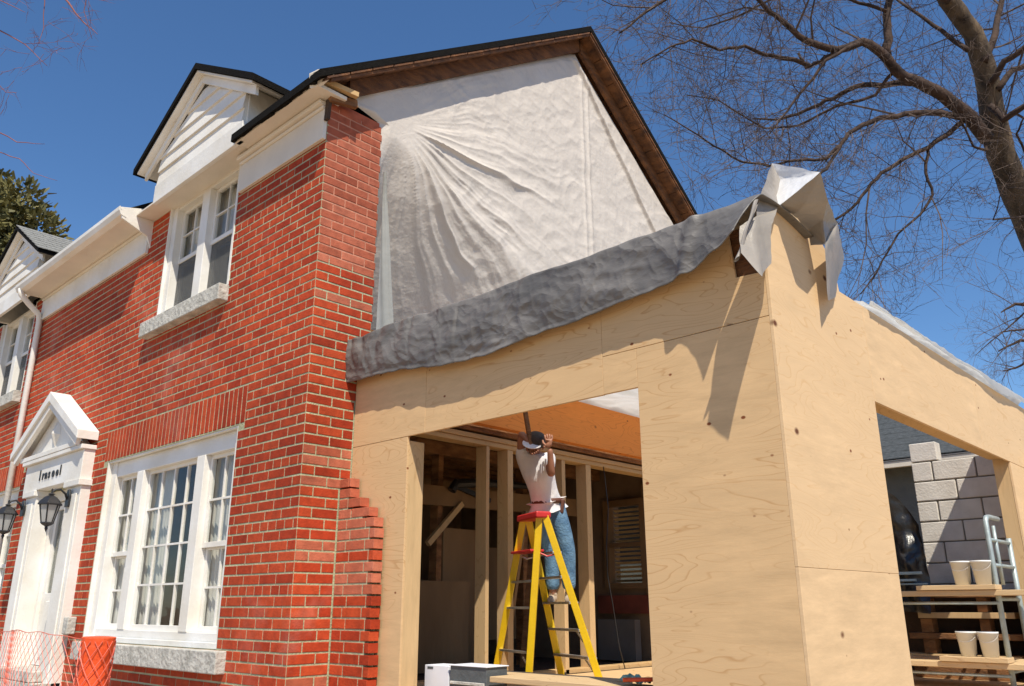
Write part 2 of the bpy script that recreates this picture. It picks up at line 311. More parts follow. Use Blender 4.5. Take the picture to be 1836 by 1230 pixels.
CH, BL = .0797, .236
def brick_mesh(L):
    h, w, d, e = CH-.0145, L-.010, .085, .003
    x, z = w/2, h/2
    vs = [(-x+e,0,-z+e),(x-e,0,-z+e),(x-e,0,z-e),(-x+e,0,z-e),(-x,e,-z),(x,e,-z),(x,e,z),(-x,e,z),(-x,d,-z),(x,d,-z),(x,d,z),(-x,d,z)]
    fs = [(0,1,2,3),(4,5,1,0),(5,6,2,1),(6,7,3,2),(7,4,0,3),(8,9,5,4),(9,10,6,5),(10,11,7,6),(11,8,4,7)]
    return vs, fs
BR = []   # (kind, u, z, length, plane)  kind: f facade, g gable return, w stub, s soldier
def course(k, z, a, b, phase, L, plane, mat_='brick'):
    u = a-((a-phase) % L)
    while u < b-1e-4:
        l, r_ = max(u, a), min(u+L, b)
        if r_-l > .02: BR.append((k, (l+r_)/2, z, r_-l, plane, mat_))
        u += L
nc = int(ZT/CH)
for i in range(nc):
    z = (i+.5)*CH; header = (i % 6 == 3)
    L = BL/2 if header else BL
    ph = XC - (BL/4 if header else (BL/2 if i % 2 else 0))
    segs = [(-16.2, XC-.0015)]
    for h in HOLES:
        if h[2]-.012 < z < h[3]+.012:
            segs = [s for a, b in segs for s in (((a, b),) if h[1] <= a or h[0] >= b else ((a, h[0]), (h[1], b))) if s[1]-s[0] > .03]
    for a, b in segs: course('f', z, a, b, ph, L, Y0)
    # return on the gable: lined up with the far edge ragged
    yend = YW-.002 if z < 2.48 else (4.03-(.0 if i % 2 else .012)) if z > 3.2 else Y1-.003
    if z < 5.86-.0:
        ytop = yend
        course('g', z, Y0+.0025, ytop, Y0+.0025-(BL/2 if i % 2 == 0 else 0), BL, XC, 'brick_pale' if z > 4.3 or rnd.random() < .3 else 'brick')
    if z < 2.55:
        xe = -4.955-rnd.uniform(0, .016)-(0 if z < 2.25 else .07 if z < 2.33 else .2 if z < 2.42 else .33)
        course('w', z, XC+.003, xe, XC+.003-(BL/2 if i % 2 else .07), BL, YW, 'brick_pale' if (z > 2.1 or rnd.random() < .2) else 'brick')
for hx0, hx1 in ((-9.32, -6.37),):
    n = int((hx1-hx0)/CH)
    for k in range(n): BR.append(('s', hx0+(k+.5)*(hx1-hx0)/n, 3.254, .335, Y0, 'brick'))
n = int(2.9/CH)
for k in range(n): BR.append(('s', -14.9+(k+.5)*2.9/n, 3.254, .335, Y0, 'brick'))
BR = [b for b in BR if not (b[0] == 'f' and -14.9 < b[1] < -12.0 and 3.08 < b[2] < 3.39)]
def bpos(b):
    k, u, z, L, p, _ = b
    return Vector((p, u, z)) if k == 'g' else Vector((u, p, z))
def bsize(b):
    v = bpos(b)-CAM; nrm = Vector((1,0,0)) if b[0] == 'g' else Vector((0,-1,0)); dv = v.length
    if b[2] < 1.02 or (b[0] in 'fs' and b[1] < -11.5): return 0
    return abs(v.normalized().dot(nrm))*b[3]/dv**2
BR.sort(key=lambda b: -bsize(b))
bm_std = {}
def bmesh_std(mname):
    if mname not in bm_std:
        me = bpy.data.meshes.new('brick'); me.from_pydata(*[brick_mesh(BL)[0], [], brick_mesh(BL)[1]]); me.materials.append(M[mname]); bm_std[mname] = me
    return bm_std[mname]
rest = {}
for i, b in enumerate(BR):
    k, u, z, L, p, mn = b
    jit = rnd.uniform(-.0016, .0016); p3 = bpos(b)
    if k == 'g': p3.x += min(jit, .0)
    else: p3.y += abs(jit) if k != 'w' else jit*.5
    rz = math.pi/2 if k == 'g' else 0; ry = math.pi/2 if k == 's' else 0
    sx = (L-.010)/(BL-.010)
    if i < 296:
        o = bpy.data.objects.new('brick', bmesh_std(mn)); COL.objects.link(o); o.parent = house
        o.location = p3; o.rotation_euler = (rnd.uniform(-.006,.006), ry+rnd.uniform(-.006,.006), rz); o.scale = (sx, 1, 1)
    else:
        vs, fs = brick_mesh(L); R = Matrix.Rotation(rz, 3, 'Z') @ Matrix.Rotation(ry, 3, 'Y') @ Matrix.Rotation(rnd.uniform(-.006,.006), 3, 'Y')
        rest.setdefault(mn, MB()).add([R @ Vector(v)+p3 for v in vs], fs, rnd.random())
for mn, mb in rest.items():
    o = mb.build('brickwork', M[mn], house, attr=True); o['kind'] = 'stuff'

# ---------------------------------------------------------------- windows
def pane(parent, x0, x1, y, z0, z1): return MB().box(x0, x1, y, y+.004, z0, z1).build('pane', M['glass'], parent)
def light(win, x0, x1, z0, z1, y, cols, rows, rail=None, bars=.022, fr=.036, lowerplain=False):
    """one sash: stiles, rails, muntins and panes"""
    B('sash', M['white'], win, (x0,x0+fr,y,y+.04,z0,z1), (x1-fr,x1,y,y+.04,z0,z1), (x0+fr,x1-fr,y+.001,y+.039,z0,z0+fr*1.3), (x0+fr,x1-fr,y+.001,y+.039,z1-fr,z1), bevel=.003)
    a, b, c, d = x0+fr, x1-fr, z0+fr*1.3, z1-fr
    for i in range(1, cols): x = a+(b-a)*i/cols; B('muntin', M['white'], win, (x-bars/2, x+bars/2, y+.004, y+.034, c, d))
    for j in range(1, rows): z = c+(d-c)*j/rows; B('muntin', M['white'], win, (a, b, y+.006, y+.032, z-bars/2, z+bars/2))
    for i in range(cols):
        for j in range(rows): pane(win, a+(b-a)*i/cols+.004, a+(b-a)*(i+1)/cols-.004, y+.018, c+(d-c)*j/rows+.004, c+(d-c)*(j+1)/rows-.004)
def curtain(x0, x1, y, z0, z1, label, flare=.0, n=None):
    n = n or max(3, int((x1-x0)/.07)); mb = MB(); R = 12*n; V = 16; vs = []
    for j in range(V+1):
        t = j/V
        for i in range(R+1):
            s = i/R; w = 1-flare*math.sin(math.pi*min(1, (1-t)*1.1))**2*.5
            x = x0+(x1-x0)*s*w; yy = y+.011*math.sin(s*n*2*math.pi+1.3*math.sin(t*2.1))*(0.6+.4*(1-t))
            vs.append((x, yy, z0+(z1-z0)*t))
    mb.add(vs, [(j*(R+1)+i, j*(R+1)+i+1, (j+1)*(R+1)+i+1, (j+1)*(R+1)+i) for j in range(V) for i in range(R)])
    return tag(mb.build('curtain', M['curtain'], None, smooth=True), label, 'curtain', 'sheer curtains in the house windows')

def big_window(x0, x1, z0=1.27, z1=3.08):
    w = part('window', house); yf = Y0+.055; yg = Y0+.12; W_ = x1-x0
    m1, m2 = x0+.66, x1-.66
    B('frame', M['white'], w, (x0, x0+.13, yf, yg+.06, z0+.002, z1-.002), (x1-.12, x1, yf, yg+.06, z0+.002, z1-.002), (x0+.13, x1-.12, yf+.012, yg+.058, z1-.17, z1-.003), (x0+.13, x1-.12, yf+.012, yg+.058, z0+.002, z0+.12), bevel=.004)
    B('casing', M['white'], w, (x0+.0005, x0+.014, Y0+.006, yf-.001, z0+.01, z1-.003), (x1-.014, x1-.0005, Y0+.006, yf-.001, z0+.01, z1-.003), (x0+.015, x1-.015, Y0+.012, yf-.001, z1-.016, z1-.001))
    B('mullion', M['white'], w, (m1, m1+.15, yf+.005, yg+.05, z0+.12, z1-.17), bevel=.004)
    B('mullion', M['white'], w, (m2-.15, m2, yf+.005, yg+.05, z0+.12, z1-.17), bevel=.004)
    B('sill_board', M['white'], w, (x0-.01, x1+.01, Y0+.012, yf+.0, z0+.003, z0+.05), bevel=.004)
    a, b = z0+.12, z1-.17; mid = a+(b-a)*.46
    light(w, x0+.13, m1, mid, b, yg, 2, 2, bars=.018); light(w, x0+.13, m1, a, mid+.02, yg+.042, 2, 2, bars=.018)
    light(w, m1+.15, m2-.15, a, b, yg, 4, 4, bars=.018)
    light(w, m2, x1-.12, mid, b, yg, 2, 2, bars=.018); light(w, m2, x1-.12, a, mid+.02, yg+.042, 2, 2, bars=.018)
    m = MB(); m.box(x0-.02, x1+.17, Y0-.085, Y0+.06, z0-.17, z0-.003); sb = m.build('sill', M['stone'], w, bevel=.008)
    return w
big_window(-9.22, -6.47); big_window(-14.86, -12.05)
curtain(-9.20, -8.86, Y0+.236, 1.3, 3.0, 'sheer white curtain inside the left light of the large ground floor window', .3)
curtain(-8.56, -8.0, Y0+.225, 1.3, 3.0, 'sheer white curtain drawn to the left of the large middle window light', .2)
curtain(-7.24, -6.72, Y0+.236, 1.3, 3.0, 'sheer white curtain inside the narrow right light of the large window', .1)
curtain(-13.3, -12.5, Y0+.236, 1.3, 3.0, 'sheer curtain in the ground floor window left of the front door', .1)

def upper_window(x0, x1):
    w = part('window', house); z0, z1 = 4.49, 5.83; yf = Y0+.03; yg = Y0+.10; c = (x0+x1)/2
    B('frame', M['white'], w, (x0, x0+.11, yf, yg+.06, z0+.002, z1), (x1-.10, x1, yf, yg+.06, z0+.002, z1), (x0+.11, x1-.10, yf+.01, yg+.058, z1-.045, z1-.001), (x0+.11, x1-.10, yf+.01, yg+.058, z0+.002, z0+.05), bevel=.004)
    B('mullion', M['white'], w, (c-.08, c+.08, yf+.004, yg+.05, z0+.05, z1-.045), bevel=.004)
    B('casing', M['white'], w, (x0-.003, x0+.012, Y0-.004, yf-.001, z0+.01, z1-.003)); B('casing', M['white'], w, (x1-.012, x1+.003, Y0-.004, yf-.001, z0+.01, z1-.003))
    mid = 5.15
    for a, b in ((x0+.11, c-.08), (c+.08, x1-.10)):
        light(w, a, b, mid, z1-.045, yg, 2, 2, bars=.012); light(w, a, b, z0+.05, mid+.02, yg+.042, 1, 1)
        MB().box(a+.01, b-.01, yg+.012, yg+.0135, z0+.06, mid-.0).build('insect_screen', M['screen'], w)
    B('sill', M['stone'], w, (x0-.17, x1+.02, Y0-.10, Y0+.028, z0-.165, z0-.002), bevel=.008)
def screen_mat():
    m = bpy.data.materials.new('insect_screen'); m.use_nodes = True; N = m.node_tree.nodes; L = m.node_tree.links
    tr = N.new('ShaderNodeBsdfTransparent'); mx = N.new('ShaderNodeMixShader'); mx.inputs[0].default_value = .55
    N['Principled BSDF'].inputs['Base Color'].default_value = (.12,.12,.115,1); N['Principled BSDF'].inputs['Roughness'].default_value = .8
    L.new(tr.outputs[0], mx.inputs[1]); L.new(N['Principled BSDF'].outputs[0], mx.inputs[2]); L.new(mx.outputs[0], N['Material Output'].inputs[0]); return m
M['screen'] = screen_mat()
upper_window(-8.46, -6.93); upper_window(-14.26, -12.73)
curtain(-8.66, -8.0, Y0+.225, 4.75, 5.8, 'sheer curtain behind the left sash of the dormer window nearest the corner', .1)
curtain(-7.95, -7.25, Y0+.225, 4.5, 5.8, 'sheer curtain behind the right sash of the dormer window nearest the corner', .25)
curtain(-14.1, -12.9, Y0+.30, 4.6, 5.8, 'sheer curtain in the farther dormer window above the front door', .1)

# ---------------------------------------------------------------- eaves, cornice, dormers
ZS = 5.86; YE = 3.215
cor = part('cornice', house)
for x0, x1 in ((-6.87, XC+.0), (-12.35, -8.94)):
    B('frieze', M['white'] if x1 < -8 else M['cream'], cor, (x0, x1, Y0-.035, Y0-.001, 5.43, 5.72), bevel=.004)
    B('moulding', M['cream'], cor, (x0, x1-.003, Y0-.055, Y0-.001, 5.721, 5.755), (x0, x1-.005, Y0-.09, Y0-.001, 5.756, 5.80), bevel=.012)
B('soffit', M['cream'], cor, (-6.66, XC+.13, YE, Y0+.1, ZS-.055, ZS-.02), bevel=.003)
B('soffit', M['cream'], cor, (-8.90, -6.661, YE+.018, Y0+.2, ZS-.04, ZS-.02))
B('soffit', M['cream'], cor, (-12.35, -8.94, YE-.09, Y0+.0, 5.76, 5.80), bevel=.01)
# white end of the left cornice where it meets the dormer
m = MB(); m.prism([(-8.935, Y0+.02, 5.44), (-8.935, Y0-.05, 5.62), (-8.935, YE-.13, 5.74), (-8.935, YE-.16, 5.87), (-8.935, Y0+.02, 5.97)], (.03, 0, 0)); m.build('cornice_return', M['white'], cor, bevel=.004)
# gutter on the left part
gm = MB(); prof = [(YE-.09, 5.76), (YE-.15, 5.78), (YE-.175, 5.83), (YE-.175, 5.875), (YE-.165, 5.875), (YE-.16, 5.835), (YE-.14, 5.795), (YE-.088, 5.775)]
gm.add([(x, y, z) for x in (-12.4, -8.9) for y, z in prof], [(i, (i+1) % 8, (i+1) % 8+8, i+8) for i in range(8)]+[tuple(range(7, -1, -1)), tuple(range(8, 16))])
gm.build('gutter', M['white'], house)
# downspout at the left end of the gutter
dm = MB(); dm.tube([(-12.26, 3.08, 5.80, .04), (-12.26, 3.09, 5.72, .04), (-12.27, 3.2, 5.62, .04), (-12.29, 3.36, 5.50, .04), (-12.3, 3.385, 5.4, .04), (-12.3, 3.385, .3, .04)], 8)
dm.build('downspout', M['white'], house, smooth=True)
# black torn eave edge on the right part (gutter taken off)
em = MB(); seg = 26
for i in range(seg):
    xa, xb = -6.68+(1.45)*i/seg, -6.68+(1.45)*(i+1)/seg; j = rnd.uniform(-.012, .012)
    em.box(xa, xb+.001, YE-.035+j*.5, YE-.001, ZS-.045+j, ZS+.0)
em.build('eave_board', M['asphalt'], cor)

roof = part('roof', house)
PF = .693
def rz(y): return 5.88+(y-3.17)*PF if y < 6.95 else 5.88+(6.95-3.17)*PF-(y-6.95)*.78
TH = .075
def slab(name, mt, x0, x1, ya, yb, top=0., th=TH, parent=roof):
    m = MB(); za, zb = rz(ya)+top, rz(yb)+top
    m.prism([(x0, ya, za), (x0, yb, zb), (x0, yb, zb-th), (x0, ya, za-th)], (x1-x0, 0, 0)); return m.build(name, mt, parent)
XV = XC+.25
slab('roof_slope', M['asphalt'], -6.66, XV, 3.17, 6.95)
slab('roof_slope', M['asphalt'], -8.93, -6.661, 3.75, 6.9499)
slab('roof_slope', M['asphalt'], -12.3, -8.931, 3.128, 6.9498, .03)
slab('roof_slope', M['asphalt'], -14.7, -12.301, 3.75, 6.9497)
slab('roof_slope', M['asphalt'], -19.2, -14.701, 3.1, 6.9496)
slab('roof_slope', M['asphalt'], -19.2, XV, 6.9505, 10.75)
# timber underside of the rake: sheathing boards and the last rafter
def rake(y0, y1, n, mt='rakewood', nm='sheathing_board'):
    for i in range(n):
        a = y0+(y1-y0)*i/n; b = y0+(y1-y0)*(i+1)/n-.012
        m = MB(); dz = -TH-.002-rnd.uniform(0, .006)
        m.prism([(XC-.3, a, rz(a)+dz), (XC-.3, b, rz(b)+dz), (XC-.3, b, rz(b)+dz-.022), (XC-.3, a, rz(a)+dz-.022)], (XV-XC+.295, 0, 0)); m.build(nm, M[mt], roof)
rake(3.25, 6.94, 16); rake(6.96, 10.7, 14)
for (a, b) in ((3.6, 6.94), (6.96, 10.6)):
    m = MB(); m.prism([(XC+.02, a, rz(a)-TH-.03), (XC+.02, b, rz(b)-TH-.03), (XC+.02, b, rz(b)-TH-.20), (XC+.02, a, rz(a)-TH-.20)], (.045, 0, 0)); m.build('rafter', M['rakewood'], roof)
    m = MB(); m.prism([(XV-.05, a-.3 if a < 5 else a, rz(a-.3 if a < 5 else a)-TH-.03), (XV-.05, b, rz(b)-TH-.03), (XV-.05, b, rz(b)-TH-.06), (XV-.05, a-.3 if a < 5 else a, rz(a-.3 if a < 5 else a)-TH-.06)], (.03, 0, 0)); m.build('rafter', M['rakewood'], roof)
# broken eave end at the corner
bk = part('broken_eave_end', roof)
m = MB(); m.prism([(XC+.08, 3.19, 5.78), (XC+.1, 3.16, 5.90), (XC+.17, 3.2, 5.93), (XC+.22, 3.3, 5.9), (XC+.12, 3.26, 5.82)], (.025, .015, 0)); m.build('torn_flashing', M['cream'], bk)
m = MB(); m.bar((XC+.1, 3.27, 5.9), (XC+.16, 3.62, 5.88), .05, .045); m.build('splintered_board', M['lumber_y'], bk)
m = MB(); m.bar((XC+.06, 3.4, 5.80), (XC+.09, 3.66, 5.84), .05, .07); m.build('splintered_board', M['oldwood'], bk)
m = MB(); m.bar((XC+.03, 3.41, 5.6), (XC+.03, 3.42, 5.83), .05, .03); m.build('torn_flashing', M['darkwood'], bk)
# stepped brick top of the pier under the rake
m = MB()
for k, (a, b, z0, z1) in enumerate(((3.46, 3.62, 5.845, 5.9), (3.45, 3.99, 5.78, 5.844))): m.box(XC-.2, XC-.002-k*.001, a, b, z0, z1)
m.build('broken_masonry', M['brick_pale'], house)

def dormer(cx, hw=.92, label=None):
    d = part('dormer', house); yf = 3.234; z0 = ZS-.035; ap = 7.10; sl_ = .59; fo = hw+.38
    B('base_board', M['white'], d, (cx-hw, cx+hw+.05, yf-.012, yf+.03, z0-.02, z0+.20), bevel=.004)
    # siding boards, cut to the slope, each lapped over the one below
    z = z0+.20; k = 0; hgt = .168
    while z < ap-.24:
        w0 = min(hw, (ap-.17-z)/sl_-.03); w1 = min(hw, (ap-.17-z-hgt)/sl_-.03)
        w1 = max(w1, .02)
        if w0 > .05:
            m = MB(); a = [(cx-w0, yf-.004, z), (cx+w0, yf-.004, z), (cx+w1, yf+.018, z+hgt), (cx-w1, yf+.018, z+hgt)]
            m.add(a+[(x, yf+.05, zz) for x, _, zz in a], [(0,1,2,3), (7,6,5,4), (0,4,5,1), (1,5,6,2), (2,6,7,3), (3,7,4,0)]); m.build('clapboard', M['white'], d)
        z += hgt; k += 1
    yb_ = 5.3
    for s in (-1, 1):
        e = cx+s*fo; ze = ap-fo*sl_
        m = MB(); P = [(cx, yf-.13, ap), (e, yf-.13, ze), (e, yf-.13, ze-.07), (cx-s*.0, yf-.13, ap-.075)]; m.prism(P, (0, yb_-yf, 0)); m.build('roof_deck', M['asphalt'], d)
        m = MB(); P = [(cx, yf-.10, ap-.078), (cx+s*(fo-.05), yf-.10, ze+.03-.078), (cx+s*(fo-.05), yf-.10, ze+.03-.10), (cx, yf-.10, ap-.10)]; m.prism(P, (0, .5, 0)); m.build('rake_soffit', M['white'], d)
        m = MB(); P = [(cx, yf-.03, ap-.102), (cx+s*(fo-.10), yf-.03, ap-.102-(fo-.10)*sl_), (cx+s*(fo-.10), yf-.03, ap-.20-(fo-.10)*sl_), (cx, yf-.03, ap-.20)]; m.prism(P, (0, .03, 0)); m.build('rake_moulding', M['white'], d)
        B('dormer_cheek', M['white'], d, (cx+s*hw-.02, cx+s*hw+.02, yf+.05, 4.6, z0, ap-hw*sl_-.12))
    # shingles of the right hand slope, tab by tab
    e = fo; nrow, ncol = 8, 7
    if cx < -12:
        for i in range(nrow):
            t0, t1 = i/nrow, (i+1)/nrow+.02
            for j in range(ncol):
                ya = yf-.14+j*.3+(.15 if i % 2 else 0)-.15; yb2 = ya+.29; ya = max(ya, yf-.14)
                m = MB(); lift = .016
                a = [(cx+e*t0, ya, ap-e*t0*sl_+.004), (cx+e*t0, yb2, ap-e*t0*sl_+.004), (cx+e*t1, yb2, ap-e*t1*sl_+lift), (cx+e*t1, ya, ap-e*t1*sl_+lift)]
                m.prism(a, (0, 0, -.012)); m.build('shingle', M['shingle'], d)
    return d
dormer(-7.54); dormer(-13.22)

# ---------------------------------------------------------------- front door and its pediment
po = part('portico', house); cx = -10.55
for s, x0, x1 in ((-1, -11.36, -10.996), (1, -10.004, -9.60)):
    p = MB(); p.box(x0, x1, Y0-.10, Y0+.10, .5, 2.86); p.box(x0+.07, x1-.07, Y0-.118, Y0-.10, .6, 2.78); p.box(x0-.025, x1+.025, Y0-.14, Y0+.09, 2.861, 2.93); p.box(x0-.02, x1+.02, Y0-.13, Y0+.09, .35, .499)
    p.build('pilaster', M['white'], po, bevel=.006)
B('entablature', M['white'], po, (-11.46, -9.62, Y0-.12, Y0+.1, 2.931, 3.26), (-11.52, -9.60, Y0-.16, Y0+.1, 3.261, 3.31), bevel=.006)
apx, hz, yF = -10.70, 4.02, 3.20
for s in (-1, 1):
    ex = apx+s*1.12; ze = 3.42
    m = MB(); m.prism([(apx, yF, hz+.06), (ex, yF, ze+.04), (ex, yF, ze-.06), (apx, yF, hz-.06)], (0, Y0-yF-.002, 0)); m.build('pediment_roof', M['white'], po, bevel=.006)
    m = MB(); m.prism([(apx, yF+.03, hz-.062), (ex-s*.06, yF+.03, ze-.03), (ex-s*.10, yF+.03, ze-.12), (apx, yF+.03, hz-.15)], (0, .05, 0)); m.build('raking_moulding', M['white'], po, bevel=.004)
m = MB(); m.prism([(apx-1.0, yF+.15, 3.312), (apx+1.0, yF+.15, 3.312), (apx, yF+.15, hz-.1)], (0, .06, 0)); m.build('tympanum', M['white'], po)
B('bed_moulding', M['white'], po, (apx-.92, apx+.92, yF+.07, yF+.149, 3.312, 3.37), bevel=.006)
m = MB(); a = [(apx, 3.42), (apx+.13, 3.56), (apx+.07, 3.74), (apx-.07, 3.74), (apx-.13, 3.56)]
m.add([(x, yF+.149, z) for x, z in a]+[(apx, yF+.09, 3.58)], [(i, (i+1) % 5, 5) for i in range(5)]); m.build('ornament', M['white'], po)
for ch, lx, ly in (('I', 0, .17), ('r', .10, .15), ('n', .19, .15), ('s', .30, .15), ('o', .42, .15), ('o', .55, .14), ('l', .67, .16)):
    fc = bpy.data.curves.new('letter', 'FONT'); fc.body = ch; fc.size = ly; fc.extrude = .004; fc.offset = .004
    _t = bpy.data.objects.new('t', fc); COL.objects.link(_t); lm = bpy.data.meshes.new_from_object(_t.evaluated_get(bpy.context.evaluated_depsgraph_get())); bpy.data.objects.remove(_t)
    lm.materials.clear(); lm.materials.append(M['black']); fo_ = bpy.data.objects.new('letter', lm); COL.objects.link(fo_); fo_.parent = po; fo_.location = (-10.93+lx, Y0-.126, 3.04); fo_.rotation_euler = (math.pi/2, 0, 0)
door = part('front_door', house); yd = Y0+.12
B('door_frame', M['white'], door, (-10.994, -10.93, yd-.04, yd+.1, .9, 2.93-.002), (-10.07, -10.006, yd-.04, yd+.1, .9, 2.928), (-10.93, -10.07, yd-.04, yd+.1, 2.80, 2.927), bevel=.004)
B('door_leaf', M['white'], door, (-10.929, -10.85, yd, yd+.045, .97, 2.79), (-10.15, -10.071, yd, yd+.045, .97, 2.79), (-10.85, -10.15, yd, yd+.045, .97, 1.75), (-10.85, -10.15, yd, yd+.045, 2.70, 2.79), bevel=.003)
pane(door, -10.845, -10.155, yd+.02, 1.755, 2.695); B('blind', M['doorglass'], door, (-10.845, -10.155, yd+.03, yd+.04, 1.755, 2.695))
B('panel', M['white'], door, (-10.74, -10.53, yd-.012, yd-.0, 1.05, 1.66), (-10.47, -10.26, yd-.012, yd, 1.05, 1.66), bevel=.006)
m = MB(); m.lathe(0, 0, [(.0, -.0), (.03, .004), (.03, .012), (.012, .02), (.012, .05), (.028, .06), (.03, .075), (.0, .085)], 12)
k = m.build('door_handle', M['alu'], door, smooth=True); k.location = (-10.13, yd, 1.9); k.rotation_euler = (math.pi/2, 0, 0)
B('threshold', M['stone'], door, (-11.2, -9.8, Y0-.25, yd+.1, .86, .965), bevel=.01)
# steps below (just out of the picture)
st = thing('door_steps', 'stone steps in front of the white front door', 'steps')
for i in range(5): B('step', M['stone'], st, (-11.4, -9.6, 3.17-.3*(i+1), 3.17-.3*i-.002, 0, .86-.17*(i+1)+.01), bevel=.01)
B('landing', M['stone'], st, (-11.4, -9.6, 3.171, Y0-.01, 0, .855))

def lantern(x, y, z, label):
    """wall lantern; the glass body hangs from a curved arm"""
    t = thing('wall_lantern', label, 'lantern', 'black lanterns beside the front door', (x, y, z))
    yw = Y0-.12-y if x > -10.5 else Y0-.13-y
    m = MB(); m.prism([(-.05, yw-.002, -.02), (.05, yw-.002, -.02), (.06, yw-.002, .1), (.03, yw-.002, .17), (-.03, yw-.002, .17), (-.06, yw-.002, .1)], (0, -.02, 0)); m.build('backplate', M['black'], t, bevel=.004)
    m = MB(); m.tube([(0, yw-.02, .06, .013), (0, yw*.75, .12, .013), (0, yw*.45, .165, .012), (0, yw*.15, .155, .012), (0, 0, .12, .012), (0, 0, .08, .01)], 6); m.build('arm', M['black'], t, smooth=True)
    m = MB(); m.lathe(0, 0, [(.0, .17), (.012, .155), (.008, .12), (.03, .11), (.035, .10), (.02, .095), (.06, .075), (.10, .035), (.125, .0), (.125, -.012), (.0, -.012)], 6); m.build('cap', M['black'], t)
    m = MB(); m.lathe(0, 0, [(.098, -.014), (.058, -.20)], 6); m.build('glass_shade', M['glasslamp'], t)
    m = MB()
    for i in range(6):
        a = 2*math.pi*(i+.5)/6; m.tube([(.10*math.cos(a), .10*math.sin(a), -.012, .009), (.06*math.cos(a), .06*math.sin(a), -.20, .008)], 4)
    m.build('glazing_bar', M['black'], t)
    m = MB(); m.lathe(0, 0, [(.066, -.195), (.07, -.205), (.045, -.225), (.012, -.24), (.018, -.26), (.0, -.30)], 6); m.build('finial', M['black'], t)
    return t
M['glasslamp'] = mat('lamp_glass', (.75,.76,.74), .1, .05, 4, trans=.6)
lantern(-9.84, 3.13, 2.66, 'black wall lantern on the right pilaster of the front door')
lantern(-11.28, 3.13, 2.66, 'black wall lantern on the left side of the front door')
# hose tap box on the wall
B('meter_box', M['stone'], house, (-9.55, -9.42, Y0-.09, Y0-.003, 1.33, 1.5), bevel=.01)

# ---------------------------------------------------------------- house interior behind the openings
inn = part('interior', house)
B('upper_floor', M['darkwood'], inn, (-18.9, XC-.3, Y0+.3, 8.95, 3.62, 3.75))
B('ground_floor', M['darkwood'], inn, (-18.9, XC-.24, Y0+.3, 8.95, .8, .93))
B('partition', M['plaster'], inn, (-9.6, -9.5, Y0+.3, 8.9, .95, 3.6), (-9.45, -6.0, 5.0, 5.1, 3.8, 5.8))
for i in range(9):
    z = 2.98+i*.055; x = -6.7-i*.3
    B('joist', M['oldwood'], inn, (x-.05, x, 4.2, 8.9, 3.36, 3.615))
for k, (y0_, y1_) in enumerate(((5.3, 5.38), (6.05, 6.12), (7.42, 7.5), (8.1, 8.18))): B('stud', M['oldwood'], inn, (-6.95, -6.83, y0_, y1_, .95, 3.3))
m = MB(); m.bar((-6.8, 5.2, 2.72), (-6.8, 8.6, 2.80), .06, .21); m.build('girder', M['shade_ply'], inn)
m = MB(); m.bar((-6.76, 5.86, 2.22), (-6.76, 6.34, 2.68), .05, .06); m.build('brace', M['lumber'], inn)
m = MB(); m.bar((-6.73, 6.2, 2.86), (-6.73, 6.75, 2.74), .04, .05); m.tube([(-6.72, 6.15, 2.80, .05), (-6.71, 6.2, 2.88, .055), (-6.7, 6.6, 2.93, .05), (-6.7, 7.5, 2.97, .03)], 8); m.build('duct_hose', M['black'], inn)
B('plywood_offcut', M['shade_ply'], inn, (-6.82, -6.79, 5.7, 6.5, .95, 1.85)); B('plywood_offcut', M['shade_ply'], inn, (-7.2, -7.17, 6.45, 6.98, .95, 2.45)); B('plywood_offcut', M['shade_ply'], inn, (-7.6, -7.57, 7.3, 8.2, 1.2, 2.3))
B('rim_joist', M['oldwood'], inn, (XC-.32, XC-.26, 4.1, 8.95, 3.135, 3.95))  # added below the upper floor edge to keep sun off the inner panels
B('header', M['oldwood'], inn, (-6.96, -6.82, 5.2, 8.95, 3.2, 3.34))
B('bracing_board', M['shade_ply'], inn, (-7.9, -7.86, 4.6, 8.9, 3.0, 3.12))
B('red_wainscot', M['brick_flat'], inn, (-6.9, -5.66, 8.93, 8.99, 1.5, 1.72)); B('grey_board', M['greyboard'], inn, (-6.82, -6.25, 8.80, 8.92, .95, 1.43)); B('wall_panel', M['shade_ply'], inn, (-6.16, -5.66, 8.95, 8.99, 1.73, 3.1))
rw = part('window', house)
B('frame', M['shade_ply'], rw, (-6.78, -6.70, 8.93, 9.05, 1.80, 2.92), (-6.2, -6.12, 8.93, 9.05, 1.80, 2.92), (-6.70, -6.2, 8.935, 9.045, 2.84, 2.92), (-6.70, -6.2, 8.935, 9.045, 1.80, 1.87), (-6.70, -6.2, 8.935, 9.045, 2.32, 2.37))
for k in range(17):
    m = MB(); z = 1.9+k*.056; m.bar((-6.7, 9.08, z), (-6.2, 9.08, z+.004), .05, .006, (0,.5,1)); m.build('blind_slat', M['lumber'], rw)
pane(rw, -6.70, -6.2, 9.06, 1.87, 2.84)

